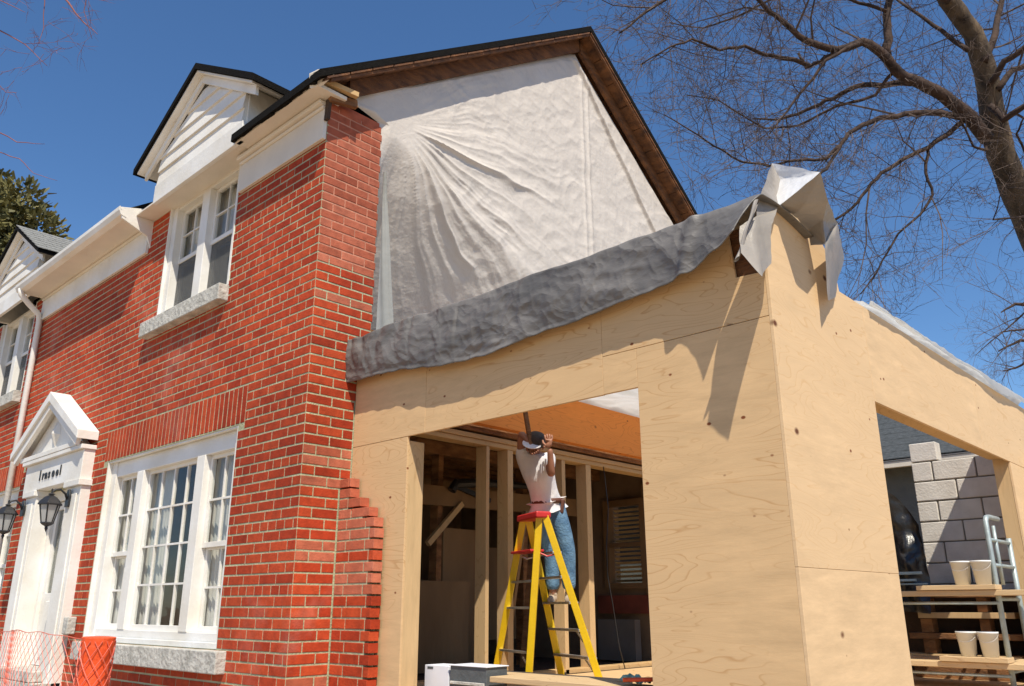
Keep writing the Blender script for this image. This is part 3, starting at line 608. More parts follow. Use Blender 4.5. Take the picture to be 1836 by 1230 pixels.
# ================================================================ WOOD FRAMED ADDITION
ad = thing('wood_framed_addition', 'half built plywood and stud addition against the brick house', 'building')
FL = .97
TP = .02   # sheet thickness
def sheet(name, poly, d, mt): m = MB(); m.prism(poly, d); return m.build(name, M[mt], ad, bevel=.002)
yy = Y1
def fs(x0, x1, z0, z1, off=0.): return sheet('plywood_sheet', [(x0, yy-off, z0), (x1, yy-off, z0), (x1, yy-off, z1), (x0, yy-off, z1)], (0, TP, 0), 'ply')
fs(XC+.004, -4.752, .3, 2.808); fs(XC+.004, -4.5593, 2.811, 3.64, .001)
fs(-4.558, -2.9182, 2.810, 3.64); sheet('plywood_sheet', [(-2.917, yy+.001, 3.0505), (XR-.0203, yy+.001, 3.0505), (XR-.0203, yy+.001, 3.30), (-1.99, yy+.001, 3.31), (-2.02, yy+.001, 3.64), (-2.917, yy+.001, 3.64)], (0, TP, 0), 'ply')
B('shaded_rim_board', M['rakewood'], ad, (-2.3, XR-.024, yy+.03, yy+.07, 3.2, 3.60))  # dark board colour stands in for the shadowed recess above the plywood
fs(-2.667, XR-.0203, .3, 3.047); fs(-2.917, -2.668, 2.812, 3.047)
def ss(poly): return sheet('plywood_sheet', [(XR, y, z) for y, z in poly], (-TP, 0, 0), 'ply_side')
ss([(Y1-.0008, 1.772), (5.212, 1.772), (5.212, 2.812), (5.212, 3.45), (4.86, 3.45), (4.82, 3.62), (4.62, 3.76), (4.40, 3.80), (4.12, 3.79), (Y1-.0008, 3.66)])
ss([(Y1-.0009, .3), (5.210, .3), (5.210, 1.7705), (Y1-.0009, 1.7705)])
ss([(5.216, 2.812), (7.55, 2.812), (7.55, 3.45), (5.216, 3.45)]); ss([(7.554, 2.811), (9.6, 2.811), (9.6, 3.45), (7.554, 3.45)])
ss([(8.36, .3), (9.6, .3), (9.6, 2.807), (8.36, 2.807)])
def LB(name, *b, mt='lumber'): return B(name, M[mt], ad, b, bevel=.003)
y0s, y1s = Y1+TP+.001, Y1+TP+.115
# front wall framing
LB('stud', -4.79, -4.752, y0s, y1s+.03, FL, 2.78); LB('stud', -5.42, -5.38, y0s, y1s, FL, 3.55); LB('stud', -5.1, -5.06, y0s, y1s, FL, 3.55)
LB('stud', -2.667, -2.629, y0s, y1s, FL, 2.78); LB('stud', -2.25, -2.21, y0s, y1s, FL, 3.3); LB('stud', -1.86, -1.822, y0s, y1s, FL, 3.3)
LB('header', -4.75, -2.67, y0s, y1s-.03, 2.84, 3.12, mt='lumber_y'); LB('plate', XC+.01, XR-.03, y0s, y1s, 3.56, 3.60, mt='rakewood')
LB('header', XR-.16, XR-TP-.003, 5.25, 8.33, 2.84, 3.12, mt='lumber_y'); LB('plate', XR-.14, XR-TP-.002, 4.05, 9.55, 3.40, 3.44, mt='lumber_y')
for y in (5.215-.04, 8.362, 8.9, 4.6): LB('stud', XR-.14, XR-TP-.002, y, y+.038, FL, 3.39)
LB('sill_plate', -5.4, XR-.03, y0s, y1s, FL-.001, FL+.04, mt='lumber_y')
# stud wall on the line of the removed gable wall
xs0, xs1 = -5.62, -5.48
for i, y in enumerate((4.2, 5.45, 5.74, 6.55, 6.95, 8.3, 9.1)):
    LB('stud', xs0, xs1, y, y+(.05, .042, .075, .055, .085, .05, .05)[i], FL, 3.04)
LB('top_plate', xs0, xs1+.01, 4.08, 9.6, 3.041, 3.085, mt='lumber_y'); LB('top_plate', xs0, xs1+.03, 4.05, 9.6, 3.087, 3.13, mt='lumber_y')
LB('sole_plate', xs0, xs1, 4.08, 9.6, FL, FL+.04, mt='lumber_y')
LB('ledger_beam', -5.42, -5.33, 3.925, 9.6, 3.20, 3.66, mt='lvl')
LB('ceiling_board', -5.62, -5.43, 4.05, 9.6, 3.15, 3.19, mt='oldwood')
# floor and joists
fl = MB()
for i in range(5): B('floor_sheet', M['ply'], ad, (-5.45+.73*i, -5.45+.73*(i+1)-.006, Y1+.14, 9.6, FL-.02, FL-.002-.0005*i))
LB('rim_joist', -5.45, XR-.03, Y1+.03, Y1+.07, .7, .948, mt='lumber_y')

# ---------------------------------------------------------------- block wall behind
bw = thing('concrete_block_wall', 'pale concrete block wall with a stepped top behind the side opening', 'wall')
for r in range(11):
    z = FL+.02+r*.2; xL = -2.84; off = .2 if r % 2 else 0
    x1_ = -.6
    x = xL-off
    while x < x1_-.01:
        a, b = max(x, xL), min(x+.4, x1_); x += .4
        if b-a < .05: continue
        if r == 10 and not (a < -2.6): continue
        if r == 10: b = a+.27
        j = rnd.uniform(0, .006)
        m = MB(); m.box(a+.007, b-.007, 9.0-j, 9.15, z+.006, z+.194); m.build('block', M['block'], bw, bevel=.008)
m = MB(); m.box(-2.83, -.61, 9.012, 9.13, FL, FL+.02+2.0); m.build('mortar_bed', M['mortar_dark'], bw)

# ---------------------------------------------------------------- neighbour with grey roof
nb = thing('neighbouring_house', 'low neighbouring house with a dark grey shingle roof beyond the block wall', 'house')
B('wall', M['greywall'], nb, (-12, -2.1, 12.4, 19, 0, 3.48))
B('eave_board', M['cream'], nb, (-12.3, -1.75, 11.97, 12.0, 3.42, 3.52), (-12.3, -1.76, 12.0, 12.39, 3.47, 3.50))
for i in range(17):
    y0_ = 11.95+i*.24; zz = 3.53+i*.24*.55; xr_ = -1.7-i*.24
    m = MB(); m.prism([(-12.3, y0_, zz+.012), (-12.3, y0_+.25, zz+.145), (-12.3, y0_+.25, zz+.133), (-12.3, y0_, zz)], (xr_+12.3, 0, 0)); m.build('shingle_course', M['shingle_dark'], nb)
m = MB(); m.add([(-12.3,19.5,3.5),(-1.7,19.5,3.5),(-5.8,16.0,5.74),(-12.3,16.0,5.74),(-1.7,11.96,3.5),(-12.3,11.96,3.5)], [(0,3,2,1),(1,2,4),(2,3,5,4),(0,1,4,5),(0,5,3)]); m.build('roof', M['shingle_dark'], nb)
vt = part('skylight', nb); m = MB(); m.prism([(-3.5, 12.7, 3.99), (-3.15, 12.7, 3.99), (-3.15, 13.05, 4.2), (-3.5, 13.05, 4.2)], (0, -.05, .09)); m.build('pane', M['paper'], vt)

# ---------------------------------------------------------------- drapes and sheets
def cloth(name, f, nu, nv, mt, label, cat, thick=.0, group=None):
    m = MB(); vs = [f(i/nu, j/nv) for j in range(nv+1) for i in range(nu+1)]
    m.add(vs, [(j*(nu+1)+i, j*(nu+1)+i+1, (j+1)*(nu+1)+i+1, (j+1)*(nu+1)+i) for j in range(nv) for i in range(nu)])
    o = m.build(name, M[mt], None, smooth=True)
    if thick: s_ = o.modifiers.new('s', 'SOLIDIFY'); s_.thickness = thick
    return tag(o, label, cat, group)
def N3(x, y, z): return noise.noise(Vector((x, y, z)))
def ridged(x, y, z): return 1-abs(N3(x, y, z))*2
# gable sheet: hangs from the rake, gathered at its top left corner
def rr(y): return rz(y)-TH-(.14 if y < 6.6 else .14+.10*min(1, (y-6.6)/.5))
AN = (4.18, 5.95)
def gable(u, v):
    y = 3.98+(9.75-3.98)*u; top = rr(y); bot = 3.62
    z = bot+(top-bot)*v
    if u < .06: y -= .26*(1-u/.06)*min(1, max(0, (z-5.86)/.06)); z = min(z, rr(y))
    dy, dz = y-AN[0], z-AN[1]; r_ = math.hypot(dy, dz)+1e-6; th = math.atan2(dz, dy)
    # fan of tight pleats pulled from the top left corner, fading into fine creases
    fall = math.exp(-((r_-.85)/1.15)**2)*min(1, max(0, r_-.18)/.35)
    wob = th+.10*N3(y*.9, z*.9, 0)+.04*N3(y*3, z*3, 4)
    arm = max(0, min(1, (.35-th)/.35))
    pl = (1-abs(math.sin(wob*12.5+.6)))**2*(.6+.8*N3(wob*3, 2, 1))+(1-abs(math.sin(wob*21+1)))**2*.45
    d = .040*fall*pl*(.1+.9*arm)*max(.12, min(1, (th+1.5)/.35))+.018*fall*math.sin(wob*6+1)*arm
    cr = ridged(wob*11+N3(y*1.5, z*1.5, 8)*.6, r_*1.5, 5)*.6+ridged(wob*19, r_*2.6, 9)*.4
    far = min(1, r_/1.0)*max(.08, min(1, (y-3.9)/1.8+max(0, z-4.9)*.8))
    d += .017*far*cr*max(.4, math.exp(-((th+.62)/.7)**2))
    d += .008*ridged(y*1.6+z*.8, z*1.9, 3)+.0065*far*ridged(y*4.5+z*3, z*5-y*2, 7)+.0015*N3(y*15, z*14, 2)
    # lower left part billows inwards
    s = (5.85-z)-.42*(y-4.0); s = max(0, s); d -= .62*s*s/(s+.35)*min(1, (y-3.9)/.5+.35)
    # crease parallel to the rear rake and the doubled seam
    if y > 6.6: d += .045*math.exp(-((z-(rr(7.0)-.25-(y-7.0)*1.15))/.04)**2)
    d += .012*math.exp(-((y-7.0)/.025)**2)+.012*math.exp(-((y-7.11)/.025)**2)
    e = min(u/.02, 1)*min((1-v)/.03+.05, 1)
    return (XC+.012+d*e-.03*(1-e), y, z)
cloth('plastic_sheet', gable, 500, 400, 'poly', 'large wrinkled white plastic sheet closing off the open gable of the brick house', 'plastic sheet')
def strip(u, v):
    y = 4.035+.20*u*(1-.93*v); z = 3.6+1.75*v
    return (XC+.035+.012*math.sin(u*7+v*3)+.012*N3(y*6, z*2, 1)+(.02 if u > .9 else 0), y, z)
cloth('plastic_strip', strip, 14, 50, 'poly4', 'narrow clear plastic strip hanging along the brick pier in front of the big sheet', 'plastic sheet')
# grey tarp along the front edge of the addition
def tarp(u, v):
    x = XC-.01+(3.60+.10*(1-max(0, (v-.3)/.7)))*u
    if v < .3:   # top, coming over the plate
        t = v/.3; y = 4.45-.62*t; z = 3.66+.05*math.sin(t*2.2)
        bulge = 0
    else:
        t = (v-.3)/.7
        zb = 3.335 if u < .08 else 3.335+(3.235-3.335)*min(1, (u-.08)/.3) if u < .45 else 3.235+(u-.45)/.55*.15
        if u > .9: zb += (u-.9)*.7
        z = 3.70-(3.70-zb)*t; bulge = (math.sin(min(1, t*1.05)*math.pi)**.6 if t < .95 else .25)*.28
        y = Y1-.07-.075*bulge-max(0, (u-.82)/.18)**2*.17*t
    k = 1.0 if u < .32 else .5
    q = .009*k*ridged(x*.8+z*1.2, z*4.4, 1.5)+.006*ridged(x*1.7-z, z*9+x, 21)+.003*ridged(x*4-z*4, z*6, 4)+.0012*N3(x*20, z*20, 3)
    if u < .36: q += .022*abs(math.sin(x*15+3*N3(x*3, z*3, 0)))*(1-t if v > .3 else .5)
    if u > .87: q += .03*math.exp(-((u-.89)/.012)**2)
    q += .008*abs(N3(x*2.1+z*3, z*1.6-x, 11))**.6+.005*abs(N3(x*4-z*4, z*5, 13))**.6
    y -= q; z += .014*N3(x*2.2, 0, 5)+.006*N3(x*7, v*2, 5)
    if v > .93: z += .012*N3(x*9, 1, 2)
    return (x, y, z)
cloth('grey_tarp', tarp, 300, 64, 'tarp', 'wrinkled grey tarpaulin rolled over the front top edge of the plywood addition', 'tarpaulin', thick=.006)
def tfold(u, v):
    a = u*math.pi*1.5; r_ = .014+.008*v
    return (-1.835+.085*v+.014*math.cos(a)+.006*N3(v*4,u,2), Y1-.165-.10*(1-v)-r_*math.sin(a)+.015*N3(v*3, u, 0), 3.29+.33*v+.012*math.cos(a))
cloth('tarp_edge', tfold, 14, 24, 'hem', 'pale rolled hem at the right end of the grey tarpaulin', 'tarpaulin')
# corner drape: folded white sheet over the raised plywood corner
V_ = dict(A=(-1.93,4.39,4.20), A2=(-1.80,3.93,3.80), A3=(-1.79,3.80,3.58), B=(-1.52,4.03,3.83), C=(-1.765,4.05,3.72), E=(-1.86,4.32,4.03), E2=(-1.84,4.20,3.88),
 D=(-1.55,4.21,3.73), D2=(-1.66,4.37,3.71), G=(-1.785,4.47,3.73), G1=(-1.785,4.37,3.74), H=(-1.70,4.69,3.82), I=(-1.775,4.95,3.70), J=(-1.775,4.71,3.36), J2=(-1.72,4.46,3.27),
 K=(-1.70,4.45,3.60), L=(-1.745,3.87,3.54), Mm=(-1.75,3.82,3.30), F=(-1.71,3.62,3.15), O=(-1.77,3.72,3.41), F2=(-1.80,3.60,3.30), O2=(-1.84,3.70,3.5), CB=(-1.75,3.98,3.66), K2=(-1.71,4.60,3.74), K3=(-1.72,4.62,3.60), K4=(-1.782,4.46,3.62))
def drape(name, polys, mt, label, cuts=5, amp=.012):
    bm = bmesh.new(); vs = {}
    for poly in polys:
        f_ = []
        for k in poly:
            if k not in vs: vs[k] = bm.verts.new(V_[k])
            f_.append(vs[k])
        bm.faces.new(f_)
    bmesh.ops.triangulate(bm, faces=bm.faces[:])
    bmesh.ops.subdivide_edges(bm, edges=bm.edges[:], cuts=cuts, use_grid_fill=True)
    for v in bm.verts:
        p = v.co*5; v.co += Vector((N3(p.x, p.y, p.z), N3(p.x+9, p.y, p.z), N3(p.x, p.y+7, p.z)))*amp
        p = v.co*16; v.co += Vector((N3(p.x, p.y, p.z), N3(p.x+9, p.y, p.z), N3(p.x, p.y+7, p.z)))*amp*.4
    me = bpy.data.meshes.new(name); bm.to_mesh(me); bm.free(); me.materials.append(M[mt]); me.polygons.foreach_set('use_smooth', [True]*len(me.polygons))
    o = bpy.data.objects.new(name, me); COL.objects.link(o); return o
dr = thing('plastic_drape', 'folded white plastic sheet hooded over the top front corner of the plywood addition', 'plastic sheet')
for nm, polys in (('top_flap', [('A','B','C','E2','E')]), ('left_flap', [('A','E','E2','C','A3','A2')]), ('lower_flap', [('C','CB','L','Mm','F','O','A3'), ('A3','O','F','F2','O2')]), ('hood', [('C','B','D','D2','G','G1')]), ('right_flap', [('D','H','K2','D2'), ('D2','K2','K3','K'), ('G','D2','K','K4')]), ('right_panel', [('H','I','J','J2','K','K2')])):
    o = drape(nm, polys, 'whitesheet' if nm == 'top_flap' else 'poly3' if nm in ('right_panel', 'lower_flap') else 'drape', None); o.parent = dr  # sunlit top flap paler, shadowed flaps and hood darker, by material colour
# sheet lying over the beam inside, and the one along the top of the side wall
def rs(u, v):
    y = 4.05+5.5*u; x = -5.42+.98*v  # carried well past the beam to shade the man and upper studs
    z = 3.70+.05*N3(y*1.5, x*1.5, 2)+.03*ridged(y*3, x*4, 1)-.10*v*math.sin(u*9)**2*.6
    if v < .06: z -= (.06-v)*1.2
    return (x, y, z)
cloth('roof_sheet', rs, 90, 30, 'poly2', 'white plastic sheet laid over the orange beam inside the addition', 'plastic sheet')
def ws(u, v):
    y = 5.3+4.4*u; w = .05+.16*u
    a = v*1.0; x = XR-.15+.17*min(1, v*1.25); z = 3.47+.05*u+(.05+.04*u)*math.sin(min(1, v*1.25)*math.pi)
    if v > .8: t = (v-.8)/.2; x = XR+.02+.025*math.sin(t*2); z = 3.50+.05*u-t*(w*.75)*(.5+.5*math.sin(y*2.1)**2)
    return (x, y, z+.02*N3(y*2, v*2, 3)+.01*ridged(y*5, v*6, 3))
cloth('wall_top_sheet', ws, 120, 24, 'poly2', 'white plastic sheet lying along the top edge of the plywood side wall', 'plastic sheet')
# black plastic behind the side opening
def bp_(u, v):
    x = -3.9+1.27*u; z = 1.62+(1.10+max(0, .8-u)*1.0-max(0, u-.8)*2.1)*v
    return (x, 8.3+.05*math.sin(x*17+v*4)+.10*N3(x*3, z*3, 1)+.04*ridged(x*6, z*7, 2), z-.10*u*(1-v))
cloth('black_plastic', bp_, 60, 40, 'blackpoly', 'black plastic sheet hanging to the left of the concrete block wall', 'plastic sheet')
tag(B('pipe_bundle', M['galv'], None, (-3.8, -2.62, 8.15, 8.18, 1.86, 1.885), (-3.8, -2.66, 8.1, 8.13, 1.80, 1.82), (-3.8, -2.6, 8.2, 8.23, 1.77, 1.785), bevel=.003), 'thin metal pipes lying below the black plastic sheet', 'pipes')
# scaffold
sc_ = thing('scaffold', 'grey tubular scaffold frame with two plank levels inside the side opening', 'scaffold')
def T(name, mt, par, *pts, r=.021, n=8): m = MB(); m.tube([(*p, r) for p in pts], n); return m.build(name, M[mt], par, smooth=True)
T('post', 'galv', sc_, (-1.89, 7.6, FL), (-1.89, 7.6, 2.24), (-1.89, 7.63, 2.275), (-1.89, 7.7, 2.285), (-1.89, 7.98, 2.285))
T('post', 'galv', sc_, (-1.89, 8.22, FL), (-1.89, 8.22, 2.14)); T('post', 'galv', sc_, (-1.89, 7.8, 1.75), (-1.89, 7.8, 2.22), r=.015); T('post', 'galv', sc_, (-3.2, 7.6, FL), (-3.2, 7.6, 2.0)); T('post', 'galv', sc_, (-3.2, 8.2, FL), (-3.2, 8.2, 2.0))
for z in (1.1, 1.64, 1.9, 2.1): T('rung', 'galv', sc_, (-1.89, 7.6, z), (-1.89, 8.22, z), r=.015)
for z in (1.1, 1.64): T('rung', 'galv', sc_, (-3.2, 7.6, z), (-3.2, 8.2, z), r=.015); T('ledger', 'galv', sc_, (-3.2, 7.58, z-.03), (-1.89, 7.58, z-.03), r=.012)
for k, z in enumerate((1.665, 1.125)):
    for j in range(3): B('plank', M['lumber_y' if 0 else 'plank'], sc_, (-3.3+.12*j, -1.62-.04*j, 7.46+j*.235, 7.685+j*.235, z+.002*j, z+.042+.002*j), bevel=.004)
    B('plank', M['plank'], sc_, (-2.45+.1*k, -1.86, 7.44, 7.62, z+.045, z+.083), bevel=.004)
def bucket(x, y, z, label):
    t = thing('bucket', label, 'bucket', 'white buckets on the scaffold planks', (x, y, z))
    m = MB(); m.lathe(0, 0, [(0, .004), (.052, .004), (.056, 0), (.072, .17), (.077, .17), (.077, .185), (.070, .185), (.066, .17), (.052, .01), (0, .01)], 24); m.build('body', M['bucket'], t, smooth=True)
    m = MB(); m.tube([(.075*math.cos(a), .075*math.sin(a)-.0, .165-.05*math.sin(a) if 0 else .165-.06*max(0, -math.sin(a)), .002) for a in [math.pi+math.pi*i/10 for i in range(11)]], 4); m.build('handle', M['alu'], t)
bucket(-2.12, 7.56, 1.75, 'left white bucket on the upper scaffold plank'); bucket(-1.965, 7.55, 1.75, 'white bucket on the upper scaffold plank next to the post')
bucket(-2.16, 7.56, 1.21, 'left white bucket on the lower scaffold plank'); bucket(-2.0, 7.55, 1.21, 'white bucket on the lower scaffold plank next to the post')
# shelving clutter behind the scaffold
lp = thing('lumber_stack', 'stack of brown boards on blocking behind the scaffold', 'lumber')
for k in range(4):
    B('board', M['oldwood'] if k % 2 else M['lumber'], lp, (-3.0+.1*k, -2.0+.3*(k % 2), 8.45, 8.7, 1.12+k*.18, 1.17+k*.18), bevel=.003)
    if k < 3: B('spacer', M['oldwood'], lp, (-2.8, -2.7, 8.5, 8.65, 1.175+k*.18, 1.295+k*.18)); B('spacer', M['oldwood'], lp, (-2.3, -2.22, 8.5, 8.65, 1.175+k*.18, 1.295+k*.18))
B('spacer', M['oldwood'], lp, (-2.9, -2.1, 8.47, 8.68, FL, 1.115))
B('backing_board', M['darkwood'], lp, (-3.1, -1.95, 8.75, 8.78, FL, 1.72)); B('backing_board', M['rakewood'], lp, (-2.0, -1.86, 8.6, 8.63, FL, 1.95))

# ---------------------------------------------------------------- step ladder
K = 1.05
def kk(p): return Vector(((p[0])*K, p[1]*K, (p[2]-1.6)*K+1.6))
nA, fA = kk((-4.55, 5.17, 2.30)), kk((-4.86, 5.31, 2.30)); nL, nR, fR = kk((-4.75, 5.21, 1.0)), kk((-4.26, 5.52, 1.0)), kk((-4.92, 5.83, 1.0)); fL = nL+(fR-nR)*.86+Vector((-.04, -.035, 0))
for p in (nL, nR, fR, fL): p.z = FL+.004
ld = thing('step_ladder', 'yellow fibreglass step ladder with red top under the man', 'ladder', None)
wd = (fA-nA).normalized(); sd = (nR-nL).normalized()
rails = {}
for k, a, b, o_ in (('nL', nA, nL, -.02), ('nR', nA, nR, .03), ('fL', fA, fL, -.02), ('fR', fA, fR, .03)):
    top = a+sd*o_; rails[k] = (top, b)
    m = MB(); m.bar(top, b, .038, .058, up=sd); m.build('rail', M['yellow'], ld, bevel=.004)
    m = MB(); m.bar(b+Vector((0,0,.05)), b, .046, .07, up=sd); m.build('foot', M['black'], ld)
c = (nA+fA)/2
m = MB(); m.bar(nA-wd*.045+Vector((0,0,.01)), fA+wd*.045+Vector((0,0,.01)), .14, .055); m.build('top_cap', M['red'], ld, bevel=.012)
def lerp(k, z): a, b = rails[k]; t = (a.z-z)/(a.z-b.z); return a+(b-a)*t
for z in (2.03, 1.83, 1.62, 1.40, 1.18):
    m = MB(); m.bar(lerp('nR', z), lerp('fR', z), .085, .02); m.build('step', M['alu'], ld, bevel=.003)
for z in (1.80, 1.58, 1.22):
    m = MB(); m.bar(lerp('nL', z), lerp('fL', z), .03, .02); m.build('cross_bar', M['alu'], ld, bevel=.002)
m = MB(); m.bar(lerp('nL', 2.05), lerp('fL', 2.05), .13, .02); m.build('shelf', M['red'], ld, bevel=.004)
for s in ('n', 'f'):
    m = MB(); a, b = lerp(s+'L', 2.04), lerp(s+'R', 2.02); md = (a+b)/2+Vector((0,0,-.03)); m.tube([(*a, .007), (*md, .007), (*b, .007)], 5); m.build('spreader', M['red'] if s == 'n' else M['alu'], ld)
for k, z in (('nL', 1.18), ('nR', 1.18), ('nR', 1.40)):
    q = lerp(k, z); w2 = lerp('f'+k[1], z)-q; m = MB(); m.bar(q-Vector((0,0,.09)), q+w2*.22, .012, .012); m.build('brace', M['alu'], ld)

# ---------------------------------------------------------------- the man on the ladder
def skin(name, verts, edges, radii, mt, parent, sub=2, root=0):
    me = bpy.data.meshes.new(name); me.from_pydata([tuple(v) for v in verts], edges, []); o = bpy.data.objects.new(name, me); COL.objects.link(o)
    o.modifiers.new('skin', 'SKIN').use_smooth_shade = True
    for i, r in enumerate(radii):
        sv = me.skin_vertices[0].data[i]; sv.radius = r if isinstance(r, tuple) else (r, r); sv.use_root = (i == root)
    s_ = o.modifiers.new('sub', 'SUBSURF'); s_.levels = sub; s_.render_levels = sub
    dg = bpy.context.evaluated_depsgraph_get(); nm = bpy.data.meshes.new_from_object(o.evaluated_get(dg)); nm.name = name
    o.modifiers.clear(); o.data = nm; bpy.data.meshes.remove(me); nm.materials.clear(); nm.materials.append(M[mt]); nm.polygons.foreach_set('use_smooth', [True]*len(nm.polygons))
    if parent: o.parent = parent
    return o
J = {k: Vector(v) for k, v in dict(pel=(-5.02,5.79,2.44), waist=(-5.015,5.755,2.56), chest=(-4.985,5.63,2.74), uch=(-4.975,5.585,2.84), neck=(-4.965,5.545,2.925), head=(-4.90,5.50,3.0), crown=(-4.865,5.485,3.055),
  hipR=(-4.96,5.85,2.42), kneeR=(-4.91,5.93,2.06), ankR=(-4.93,5.96,1.70), heelR=(-4.95,5.985,1.655), toeR=(-4.86,5.86,1.648),
  hipL=(-5.09,5.78,2.42), kneeL=(-5.06,5.88,2.06), ankL=(-5.07,5.90,1.70), heelL=(-5.095,5.925,1.655), toeL=(-5.0,5.79,1.648),
  shR=(-4.865,5.63,2.86), elR=(-4.745,5.53,2.69), wrR=(-4.70,5.46,2.92), hdR=(-4.70,5.44,2.985), shL=(-5.09,5.52,2.89), elL=(-5.0,5.41,3.09), wrL=(-4.90,5.41,2.99), hdL=(-4.885,5.42,2.965)).items()}
man = thing('person', 'man in white t-shirt and jeans on the ladder, arms raised to the beam', 'person')
order = ['pel','waist','chest','uch','neck','head','crown','hipR','kneeR','ankR','heelR','toeR','hipL','kneeL','ankL','heelL','toeL','shR','elR','wrR','shL','elL','wrL']
ei = lambda a, b: (order.index(a), order.index(b))
body_e = [ei('pel','waist'),ei('waist','chest'),ei('chest','uch'),ei('uch','neck'),ei('neck','head'),ei('head','crown'),ei('pel','hipR'),ei('hipR','kneeR'),ei('kneeR','ankR'),ei('ankR','heelR'),ei('heelR','toeR'),ei('pel','hipL'),ei('hipL','kneeL'),ei('kneeL','ankL'),ei('ankL','heelL'),ei('heelL','toeL'),ei('uch','shR'),ei('shR','elR'),ei('elR','wrR'),ei('uch','shL'),ei('shL','elL'),ei('elL','wrL')]
rad = dict(pel=.11,waist=.105,chest=.12,uch=.10,neck=.048,head=.078,crown=.062,hipR=.075,kneeR=.052,ankR=.035,heelR=.035,toeR=.028,hipL=.075,kneeL=.052,ankL=.035,heelL=.035,toeL=.028,shR=.05,elR=.036,wrR=.026,shL=.05,elL=.036,wrL=.026)
body = skin('body', [J[k] for k in order], body_e, [rad[k] for k in order], 'skin', man)
def sub(name, ks, es, rs_, mt, s=2): return skin(name, [J[k] if isinstance(k, str) else k for k in ks], es, rs_, mt, man, s)
shmid = lambda a, b, t: J[a].lerp(J[b], t)
sub('tshirt', ['waist','chest','uch',shmid('uch','neck',.5),'shR',shmid('shR','elR',.55),'shL',shmid('shL','elL',.5),shmid('waist','pel',.35)], [(0,1),(1,2),(2,3),(2,4),(4,5),(2,6),(6,7),(0,8)], [.138,.162,.132,.066,.080,.066,.080,.066,.138], 'shirt')
sub('jeans', ['pel','hipR',shmid('hipR','kneeR',.5),'kneeR',shmid('kneeR','ankR',.5),shmid('kneeR','ankR',.93),'hipL',shmid('hipL','kneeL',.5),'kneeL',shmid('kneeL','ankL',.5),shmid('kneeL','ankL',.93),shmid('pel','waist',.5)],
    [(0,1),(1,2),(2,3),(3,4),(4,5),(0,6),(6,7),(7,8),(8,9),(9,10),(0,11)], [.134,.104,.094,.078,.070,.066,.104,.094,.078,.070,.066,.130], 'denim')
m = MB(); q = shmid('pel','waist',.62); m.lathe(0, 0, [(.138, -.022), (.150, -.022), (.150, .022), (.138, .022)], 24); b_ = m.build('belt', M['leather'], man, smooth=True); b_.location = q; b_.rotation_euler = (.12, .06, 0)
m = MB(); m.box(-.02, .03, -.05, .05, -.10, .03); b_ = m.build('tool_pouch', M['leather'], man, bevel=.012); b_.location = q+Vector((.11, .08, -.02)); b_.rotation_euler = (0, .1, .6)
for s in 'RL':
    a, t_ = J['heel'+s], J['toe'+s]; d_ = (t_-a).normalized()
    skin('boot', [J['ank'+s]+Vector((0,0,.035)), a.lerp(J['ank'+s], .35), a+d_*.03, a+d_*.11, t_+d_*.03], [(0,1),(1,2),(2,3),(3,4)], [.044,.047,.046,.040,.034], 'sole', man, 2)
# head: hair, cap with brim, nose, ears; the face looks up
hd = J['head']; up = (J['crown']-J['neck']).normalized(); fw = Vector((.55, -.62, .56)); fw = (fw-up*fw.dot(up)).normalized(); rt = up.cross(fw)
R3 = Matrix((rt, fw, up)).transposed().to_4x4(); R3.translation = hd
def hp(o): o.matrix_local = R3; return o
m = MB(); m.lathe(0, 0, [(.082, -.01), (.086, .02), (.083, .05), (.066, .083), (.033, .1), (.0, .104)], 20); hp(m.build('cap', M['capcloth'], man, smooth=True))
m = MB(); n_ = 10
vs = [(.078*math.cos(math.pi*i/n_), .04+.045*math.sin(math.pi*i/n_), .022) for i in range(n_+1)]+[(.085*math.cos(math.pi*i/n_), .05+.115*math.sin(math.pi*i/n_), .012) for i in range(n_+1)]
vs += [(x, y, z+.006) for x, y, z in vs]; k_ = n_+1
m.add(vs, [(i, i+1, k_+i+1, k_+i) for i in range(n_)]+[(2*k_+i, 3*k_+i, 3*k_+i+1, 2*k_+i+1) for i in range(n_)]+[(k_+i, k_+i+1, 3*k_+i+1, 3*k_+i) for i in range(n_)]); hp(m.build('cap_brim', M['shirt'], man))
m = MB(); m.tube([(0, .07, .01, .009), (0, .096, -.022, .013), (0, .082, -.032, .011)], 8); hp(m.build('nose', M['skin'], man, smooth=True))
for s in (-1, 1):
    m = MB(); m.tube([(s*.078, -.005, .012, .01), (s*.088, -.01, -.005, .016), (s*.08, 0, -.03, .008)], 6); hp(m.build('ear', M['skin'], man, smooth=True))
    m = MB(); m.tube([(s*.03, .072, .002, .011), (s*.03, .079, .0, .007)], 8); hp(m.build('eye', M['hair'], man, smooth=True))
m = MB(); m.tube([(-.022, .077, -.05, .004), (0, .084, -.05, .006), (.022, .077, -.05, .004)], 6); hp(m.build('mouth', M['leather'], man, smooth=True))
